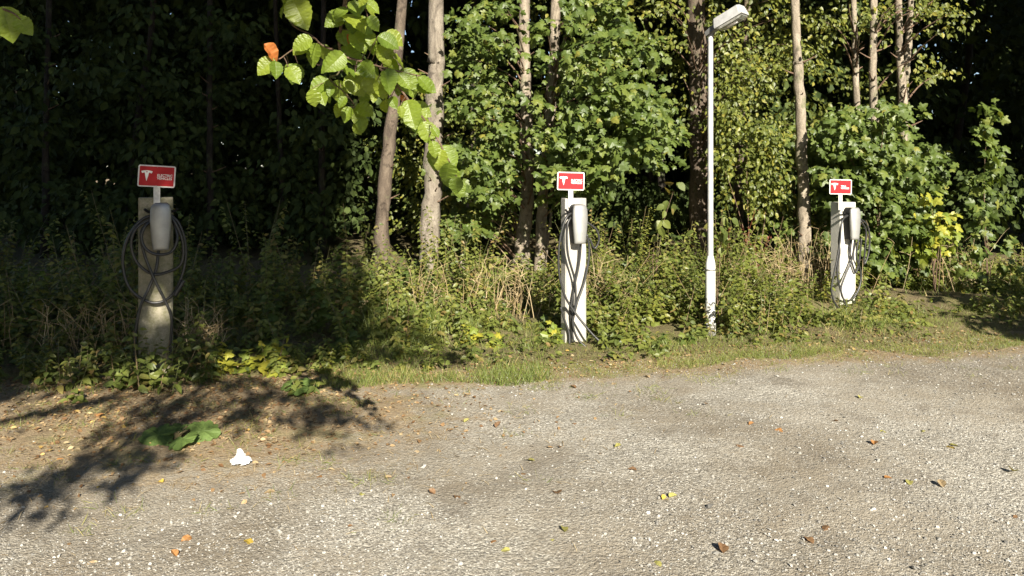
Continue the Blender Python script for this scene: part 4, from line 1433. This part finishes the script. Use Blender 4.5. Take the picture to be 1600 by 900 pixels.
# creeping low leaves close to the ground
k = 9000
X = rng.uniform(-7, 9, k)
Y = edgeY(X) + rng.random(k) ** 1.2 * 4.0 + 0.02
ok = ~in_soil(X, Y) & ~near_post(X, Y, 0.05) & (vnoise(X * 1.5, Y * 1.5, 12) > 0.3)
X, Y = X[ok], Y[ok]
k = len(X)
pos = np.stack((X, Y, groundZ(X, Y) + rng.uniform(0.01, 0.12, k)), -1)
a = rng.random(k) * 6.28
fr_ = frames(np.stack((np.cos(a), np.sin(a), rng.normal(size=k) * .3), -1), norm(np.array((0, -.3, .9)) + .35 * rng.normal(size=(k, 3))))
tag(stuff(MB().leaves(OVAL2, pos, fr_, rng.uniform(0.03, 0.075, k), rng.random(k)).build('creeping_leaves', M['weed'])), 'low creeping leaves among the grass of the verge', 'undergrowth')

# single weeds and bushes that stand out
def weed_clump(name, label, px, py, n, h, size, leafn, tp, m, r, group=None, cat='weed', nobj=0):
    Y = CAM_H * F / (py - HZ)
    X = (px - 800) / F * Y
    t = thing(name, label, cat, (X, Y, float(groundZ(X, Y))), group)
    lv, st = MB(), MB()
    for _ in range(n):
        (b, top), pos, fr_, s = plant_mesh(X + rng.normal() * r, Y + rng.normal() * r * 0.6, h * rng.uniform(0.6, 1.15), leafn, size, tp, 0.25)
        lv.leaves(tp, pos, fr_, s, np.clip(0.25 + rng.normal(size=len(pos)) * 0.2, 0, 0.99))
        st.tube(np.array((b, (b + top) / 2, top)), [0.005, 0.004, 0.0015], 5, cap=False, t=rng.random())
    stuff(lv.build('foliage', M[m], t))
    stuff(st.build('stems', M['green_stem'], t))
    return t


G = 'weeds standing along the verge'
weed_clump('nettle', 'bushy nettle clump directly in front of the mossy post', 225, 606, 9, 0.36, 0.10, 16, NETTLE, 'weed', 0.16, G)
weed_clump('nettle', 'tall nettles hiding the foot of the mossy post', 243, 612, 9, 0.42, 0.095, 18, NETTLE, 'weed', 0.12, G)
weed_clump('nettle', 'nettle clump at the right foot of the mossy post', 290, 604, 8, 0.30, 0.095, 14, NETTLE, 'weed', 0.14, G)
weed_clump('nettle', 'low weed clump left of the mossy post at the gravel edge', 130, 602, 8, 0.26, 0.09, 14, NETTLE, 'weed', 0.16, G)
weed_clump('nettle', 'dark weed clump at the far left gravel edge', 50, 600, 8, 0.3, 0.09, 14, NETTLE, 'weed', 0.2, G)
weed_clump('maple_seedling', 'bright sunlit seedling clump right of the mossy post', 385, 585, 7, 0.28, 0.12, 10, MAPLE, 'maple_yellow', 0.16, G, 'seedling')
weed_clump('thistle', 'small rosette of pointed leaves on the brown gravel edge', 470, 618, 4, 0.12, 0.11, 9, NETTLE, 'weed', 0.05, G)
weed_clump('thistle', 'small green weed at the left edge of the sunlit litter', 120, 628, 3, 0.10, 0.10, 8, NETTLE, 'weed', 0.04, G)
weed_clump('knotweed_bush', 'dense low green bush at the right foot of the lamp post', 1165, 528, 22, 0.42, 0.06, 26, NETTLE, 'weed', 0.2, G, 'bush')
weed_clump('knotweed_bush', 'low green weed bush at the foot of the white post', 1318, 522, 14, 0.2, 0.07, 14, NETTLE, 'weed', 0.22, G, 'bush')
weed_clump('knotweed_bush', 'dark green weed bush at the right end of the dug soil', 1555, 500, 10, 0.3, 0.08, 16, NETTLE, 'weed', 0.18, G, 'bush')
weed_clump('maple_seedling', 'pale yellow-green seedling on the grass left of the grey post', 760, 545, 5, 0.2, 0.13, 7, MAPLE, 'maple_yellow', 0.14, G, 'seedling')
weed_clump('maple_seedling', 'yellow-green seedling at the left foot of the grey post', 860, 540, 5, 0.18, 0.12, 7, MAPLE, 'maple_yellow', 0.1, G, 'seedling')


def stalks(name, label, cat, px, py, n, h, r, m, tuft=0, group=None, Y=None):
    Y = Y or CAM_H * F / (py - HZ)
    X = (px - 800) / F * Y
    t = thing(name, label, cat, (X, Y, float(groundZ(X, Y))), group)
    mb = MB()
    tf = MB()
    for _ in range(n):
        x, y = X + rng.normal() * r, Y + rng.normal() * r * 0.5
        b = np.array((x, y, float(groundZ(x, y)) - 0.03))
        hh = h * rng.uniform(0.5, 1.1)
        ln = rng.normal(size=2) * 0.28 * hh
        top = b + np.array((ln[0], ln[1], hh))
        md = (b + top) / 2 + rng.normal(size=3) * 0.03
        tn = rng.random()
        p = smooth_pts([b, md, top], 3)
        mb.tube(p, np.linspace(0.004, 0.0016, len(p)), 4, cap=False, t=tn)
        for _ in range(0 if tuft else 4):
            q = p[rng.integers(2, len(p))]
            e = q + np.array((rng.normal() * 0.09, rng.normal() * 0.05, rng.uniform(0.02, 0.12)))
            mb.tube(np.array((q, (q + e) / 2 + (0, 0, .01), e)), [0.002, 0.0016, 0.001], 3, cap=False, t=tn)
        if tuft:
            kk = 60
            ps = p[len(p) // 3] + (p[-1] - p[len(p) // 3]) * rng.random((kk, 1)) + rng.normal(size=(kk, 3)) * 0.016
            tf.leaves(OVAL2, ps, frames(rng.normal(size=(kk, 3)), rng.normal(size=(kk, 3))), rng.uniform(0.012, 0.03, kk), rng.random(kk))
    stuff(mb.build('stalks', M[m], t))
    if tuft:
        stuff(tf.build('seeds', M['redstalk'], t))
    return t


GS = 'dry stalk clumps in the verge'
stalks('dry_stalks', 'pale dead stalks at the far left among dark weeds', 'dead stalks', 85, 565, 16, 0.5, 0.22, 'straw', group=GS)
stalks('dry_stalks', 'pale dead stalks just left of the mossy post', 'dead stalks', 165, 570, 26, 0.55, 0.24, 'straw', group=GS)
stalks('dry_stalks', 'leaning dead grass sheaf right of the mossy post', 'dead stalks', 312, 565, 34, 0.45, 0.14, 'straw', group=GS)
stalks('dry_stalks', 'tan dead stalks between the lamp and the knobbly trunk', 'dead stalks', 1190, 478, 60, 0.62, 0.3, 'straw', group=GS, Y=9.7)
stalks('dry_stalks', 'tall tan dead stalks around the foot of the knobbly trunk', 'dead stalks', 1268, 470, 80, 0.85, 0.3, 'straw', group=GS, Y=10.0)
stalks('dry_stalks', 'brown dead stalks behind the lamp shoot', 'dead stalks', 945, 505, 34, 0.7, 0.14, 'straw', group=GS)
stalks('dry_stalks', 'thin dead stalks at the right end of the verge', 'dead stalks', 1480, 455, 40, 0.75, 0.5, 'straw', group=GS, Y=10.6)
stalks('dry_stalks', 'thin dead stalks tangled in the weeds left of the grey post', 'dead stalks', 745, 500, 60, 0.65, 0.45, 'straw', group=GS, Y=8.9)
for x, Y, h in ((1147, 9.9, 1.15), (1178, 9.9, 1.1), (1207, 10.1, 0.95)):
    stalks('dock', 'dark red seeding dock stalk in front of the mossy thin trunk', 'dock', x, 0, 2, h, 0.035, 'redstalk', 1, 'red dock stalks', Y=Y)

# ------------------------------------------------------------------ grass
k = 105000
X = rng.uniform(-8, 10, k)
dist = rng.random(k) ** 1.5 * 2.5 - 0.3 + 0.55 * (vnoise(X * 1.5, X * 0 + 7.7, 61) - 0.5) * (rng.random(k) < 0.8)
Y = edgeY(X) + dist + 0.25 * (vnoise(X * 2.3, Y * 0 + 3.3, 21) - 0.5)
dens = np.where(X < -1.6, 0.16, 1.0) * np.clip(2.2 * vnoise(X * 1.8, Y * 1.8, 22) - 0.2, 0.22, 1)
ok = (rng.random(k) < dens) & ~(in_soil(X, Y) & (rng.random(k) < 0.94)) & (np.abs(X) < 0.72 * Y + 2.0)
X, Y = X[ok], Y[ok]
k = len(X)
tall = 0.05 + 0.17 * vnoise(X * 1.1, Y * 1.1, 23) ** 2 * np.clip((Y - edgeY(X)) / 0.5, 0.15, 1)
tall = np.where((X > -1.8) & (X < 0.3), tall * 1.45, tall)
tall = np.where((X > 0.35) & (X < 1.3) & (Y < 7.75), tall * 0.6, tall)
pos = np.stack((X, Y, groundZ(X, Y) - 0.006), -1)
d = norm(np.stack((rng.normal(size=k) * 0.55, rng.normal(size=k) * 0.5, np.ones(k)), -1))
fr_ = frames(d, norm(rng.normal(size=(k, 3))))
tn = np.clip(0.6 * vnoise(X * 2, Y * 2, 24) + 0.5 * rng.random(k) - 0.02, 0, 0.999)
tag(stuff(MB().leaves(BLADE, pos, fr_, tall * rng.uniform(0.5, 1.5, k), tn).build('verge_grass', M['grass'])), 'yellow-green grass along the edge of the gravel', 'grass')
# sparse tufts in the trodden brown corner
tp_, td, tsz = [], [], []
for i in range(340):
    x, y = -2.3 + rng.normal() * 1.15, 5.35 + rng.normal() * 0.75
    if i > 110:
        x = rng.uniform(-1.5, 7)
        y = float(edgeY(x)) - abs(rng.normal()) * 0.4
    if y > edgeY(x) or y < 3.6:
        continue
    kk = rng.integers(14, 50)
    xx, yy = x + rng.normal(size=kk) * 0.06, y + rng.normal(size=kk) * 0.05
    tp_.append(np.stack((xx, yy, lotZ(xx, yy) - 0.004), -1))
    td.append(np.stack((rng.normal(size=kk), rng.normal(size=kk), rng.uniform(0.25, 1.0, kk)), -1))
    tsz.append(rng.uniform(0.025, 0.085, kk))
pos, d, sz = np.vstack(tp_), np.vstack(td), np.concatenate(tsz)
tag(stuff(MB().leaves(BLADE, pos, frames(d, rng.normal(size=d.shape)), sz, rng.random(len(pos))).build('grass_tufts', M['grass'])), 'sparse grass tufts growing through the brown litter', 'grass')

# ------------------------------------------------------------------ litter, stones, fallen leaves
k = 8600
X = np.concatenate((rng.normal(-2.4, 1.05, k // 2), rng.uniform(-6, 8, k // 2)))
Y = np.concatenate((rng.normal(5.75, 0.62, k // 2), edgeY(X[k // 2:]) + rng.normal(0.05, 0.2, k // 2)))
ok = (Y > 3.6) & (np.abs(X) < 0.72 * Y + 0.3)
X, Y = X[ok], Y[ok]
k = len(X)
pos = np.stack((X, Y, groundZ(X, Y) + rng.uniform(0.002, 0.015, k)), -1)
a = rng.random(k) * 6.28
fr_ = frames(np.stack((np.cos(a), np.sin(a), rng.normal(size=k) * .15), -1), norm(np.array((0, 0, 1)) + .35 * rng.normal(size=(k, 3))))
tag(stuff(MB().leaves(OVAL2, pos, fr_, rng.uniform(0.014, 0.045, k), rng.random(k) ** 1.3 * 0.97).build('leaf_litter', M['litter'])), 'brown leaf litter scattered along the verge edge', 'leaf litter')
k = 2600                                       # straw and twig bits
X = rng.normal(-2.1, 1.3, k)
Y = rng.normal(5.5, 0.8, k)
ok = (Y > 3.5) & (Y < edgeY(X) + 0.2)
X, Y = X[ok], Y[ok]
k = len(X)
pos = np.stack((X, Y, groundZ(X, Y) + 0.004), -1)
a = rng.random(k) * 6.28
tag(stuff(MB().leaves(BLADE, pos, frames(np.stack((np.cos(a), np.sin(a), rng.uniform(0, .12, k)), -1), np.tile((0, 0, 1.0), (k, 1))), rng.uniform(0.03, 0.12, k), rng.random(k)).build('straw_litter', M['straw'])), 'dry straw bits lying on the brown gravel', 'straw')

k = 112000
Y = 3.1 + 5.4 * rng.random(k) ** 1.2
X = rng.uniform(-0.9, 0.9, k) * Y
ok = Y < edgeY(X) + 0.1
hum = ((X + 2.3) / 2.0) ** 2 + ((Y - 5.5) / 1.45) ** 2
ok &= (rng.random(k) < np.clip(hum - 0.35, 0.06, 1)) & (rng.random(k) < 0.12 + 1.1 * vnoise(X * 1.3, Y * 1.3, 31) ** 1.5)
X, Y = X[ok], Y[ok]
k = len(X)
sz = 0.0018 + 0.0028 * rng.random(k) ** 2 + 0.008 * rng.random(k) ** 12
pos = np.stack((X, Y, groundZ(X, Y) + sz * 0.2), -1)
fr_ = frames(rng.normal(size=(k, 3)) * (1, 1, .35), norm(np.array((0, 0, 1)) + .3 * rng.normal(size=(k, 3))))
tag(stuff(MB().leaves((STONE[0], STONE[1][:8]), pos, fr_, sz, rng.random(k)).build('gravel_chips', M['stone'])), 'loose grey chippings strewn over the lot', 'gravel')


def ground_at(px, py):
    Y = CAM_H * F / (py - HZ)
    X = (px - 800) / F * Y
    return X, Y, float(groundZ(X, Y))


# stones one can pick out
stone_me = []
for i in range(4):
    V = STONE[0] * (1 + 0.22 * rng.normal(size=STONE[0].shape))
    o_me = tpl_mesh((V, STONE[1]), M['stone'], 'stone')
    stone_me.append(o_me)
for i, (px, py, s) in enumerate([(1108, 797, .024), (706, 649, .017), (662, 729, .018), (1120, 868, .018), (1215, 590, .016), (1352, 570, .013), (1310, 575, .013), (1428, 888, .02), (1180, 880, .016), (1365, 795, .016), (1372, 722, .015), (1030, 770, .014), (990, 655, .012), (1540, 690, .014), (1468, 840, .014), (760, 850, .014), (860, 690, .012)]):
    x, y, z = ground_at(px, py)
    o = bpy.data.objects.new('stone', stone_me[i % 4])
    col.objects.link(o)
    o.location = (x, y, z + s * 0.3)
    o.scale = (s, s * 0.8, s * 0.75)
    o.rotation_euler = (rng.normal() * .2, rng.normal() * .2, rng.random() * 6)
    tag(o, ['largest pale stone lying on the open gravel', 'white stone on the gravel below the grey post'][i] if i < 2 else 'small loose stone lying on the gravel', 'stone', None if i < 2 else 'loose stones on the gravel')

fallen = {'yellow': [(383, 845), (255, 575 + 180), (155, 762), (1478, 700), (1035, 785)], 'olive': [(822, 718), (880, 828), (866, 846), (797, 862), (1046, 782), (1024, 880), (1484, 697), (1580, 735), (1442, 677), (1345, 622), (725, 660), (570, 775), (560, 640), (960, 700), (1376, 673), (1420, 752)],
          'orange': [(298, 840), (276, 872), (500, 748), (115, 648), (150, 655), (88, 720), (1213, 674), (1366, 697), (770, 850), (1382, 748), (1178, 665), (1322, 670)],
          'brown': [(712, 777), (680, 774), (815, 740), (873, 775), (1130, 868), (1295, 825), (1310, 660), (995, 738), (1150, 700), (918, 622), (900, 608), (1600 - 12, 802), (1260, 842), (775, 668), (895, 664), (640, 745), (1105, 632)],
          'tan': [(180, 660), (600, 748), (345, 690), (470, 712), (430, 770), (655, 704), (1330, 545), (1245, 552), (1165, 562), (960, 598), (1015, 590), (1500, 540), (1560, 545), (860, 600), (810, 610), (140, 878), (735, 620), (520, 665), (1090, 585), (1475, 762), (60, 700)]}
words = {'yellow': 'bright yellow fallen leaf on the ground', 'olive': 'yellow-green fallen leaf lying on gravel', 'orange': 'orange fallen leaf on the ground', 'brown': 'curled dark brown leaf on the gravel', 'tan': 'pale tan dead leaf on the ground'}
for nm, lst in fallen.items():
    mes = [tpl_mesh(tpl_oval(0.36, 6, f_, c_, 0.03), M['fallen_' + nm], 'fallen_leaf') for f_, c_ in ((0.3, 0.2), (0.7, -0.15), (-0.4, 0.35))]
    for i, (px, py) in enumerate(lst):
        x, y, z = ground_at(px, py)
        o = bpy.data.objects.new('fallen_leaf', mes[i % 3])
        col.objects.link(o)
        o.location = (x, y, z + 0.006)
        s = rng.uniform(0.045, 0.075)
        o.scale = (s, s, s)
        o.rotation_euler = (rng.normal() * 0.18, rng.normal() * 0.25, rng.random() * 6.28)
        tag(o, words[nm], 'leaf', nm + ' fallen leaves')

# crumpled tissue
x, y, z = ground_at(375, 728)
t = thing('tissue', 'crumpled white paper tissue with mint print lying on the brown litter', 'litter', (x, y, z))
kk = 19
gx, gy = np.meshgrid(np.linspace(-0.09, 0.09, kk), np.linspace(-0.06, 0.06, kk))
gz = 0.01 + 0.062 * np.exp(-((gx / 0.075) ** 2 + (gy / 0.05) ** 2)) * (0.35 + 1.1 * vnoise(gx * 45, gy * 45, 71)) + 0.03 * np.abs(vnoise(gx * 38 + 5, gy * 38, 72) - 0.5) + 0.006 * rng.random((kk, kk))
gx, gy = gx + rng.normal(size=gx.shape) * 0.003 + 0.03 * (vnoise(gx * 25, gy * 25, 73) - .5), gy + rng.normal(size=gx.shape) * 0.003 + 0.03 * (vnoise(gx * 25, gy * 25, 74) - .5)
gx, gy, gz = gx * 0.72 * (1 - 0.5 * (gy / 0.06) ** 2), gy * 0.8, gz * 0.95
i = (np.arange(kk - 1)[:, None] * kk + np.arange(kk - 1)[None]).ravel()
V = np.stack((gx, gy, gz), -1).reshape(-1, 3)
tis = MB().quads(V, np.stack((i, i + 1, i + kk + 1, i + kk), -1)).build('sheet', M['paper'], t, local=True)
for a_, b_ in ((5, 5), (6, 13)):
    q = V[[a_ * kk + b_, a_ * kk + b_ + 1, (a_ + 1) * kk + b_ + 1, (a_ + 1) * kk + b_]] + np.array((0, -0.002, 0.002))
    MB().quads(q, [(0, 1, 2, 3)]).build('print', M['mint'], t, local=True)


# butterbur: broad leaves flat on the ground
def broad_leaf():
    k, rings = 40, 5
    v = [(0, 0.42, 0.03)]
    f = []
    ed = 1 + 0.07 * rng.normal(size=k)
    for q in range(1, rings + 1):
        rr = q / rings
        for i in range(k):
            a = -math.pi / 2 + 2 * math.pi * i / k
            notch = np.interp(min(i, k - i), [0, 1, 3, 5], [0.35, 0.7, 0.96, 1.0])
            e_ = notch * (ed[i] if q == rings else 1)
            rib = 0.012 * rr * (1 if i % 5 == 0 else -0.4)
            v.append((0.42 * rr * math.cos(a) * e_, 0.45 + 0.5 * rr * math.sin(a) * e_, 0.03 - 0.07 * rr * rr + 0.03 * rr * math.sin(i * 0.95) + rib + rng.normal() * 0.004))
    for i in range(k):
        j = (i + 1) % k
        f.append((0, 1 + i, 1 + j))
        for q in range(rings - 1):
            a, b, c_, d_ = 1 + q * k + i, 1 + (q + 1) * k + i, 1 + (q + 1) * k + j, 1 + q * k + j
            f += [(a, b, c_), (a, c_, d_)]
    return np.array(v), np.array(f)


bl = tpl_mesh(broad_leaf(), M['butterbur'], 'broad_leaf')
for label, parts in (('broad-leaved green plant spread flat on the brown litter beside the tissue', [(275, 692, 245, 693, .25, .55), (280, 690, 250, 676, .23, .3), (285, 692, 285, 712, .22, .8), (292, 688, 350, 684, .22, .6), (292, 682, 320, 672, .17, .3), (270, 686, 235, 684, .16, .2)]),
                     ('smaller broad-leaved green plant at the shaded gravel edge', [(465, 615, 450, 610, .2, .5), (468, 612, 490, 606, .2, .4), (466, 618, 470, 630, .17, .7)])):
    x, y, z = ground_at(*parts[0][:2])
    t = thing('butterbur', label, 'plant', (x, y, z))
    pos, dd, nn, ss = [], [], [], []
    for px0, py0, px1, py1, s, tl in parts:
        a, b = np.array(ground_at(px0, py0)), np.array(ground_at(px1, py1))
        a[2] += 0.05
        d = b - a
        d[2] = -0.01
        pos.append(a)
        dd.append(d)
        nn.append(np.array((0.05 * rng.normal(), -tl, 1.0)))
        ss.append(s)
    leaf_objects(bl, t, np.array(pos), frames(np.array(dd), np.array(nn)), np.array(ss), 'broad_leaf')
    st = MB()
    for p in pos:
        st.tube(smooth_pts([np.array((x, y, z - 0.02)), (np.array((x, y, z)) + p) / 2 + (0, 0, .02), p + (0, 0, .01)], 3), 0.006, 5)
    st.build('leaf_stalks', M['green_stem'], t)

for o in bpy.data.objects:
    if '_base' in o:
        del o['_base']
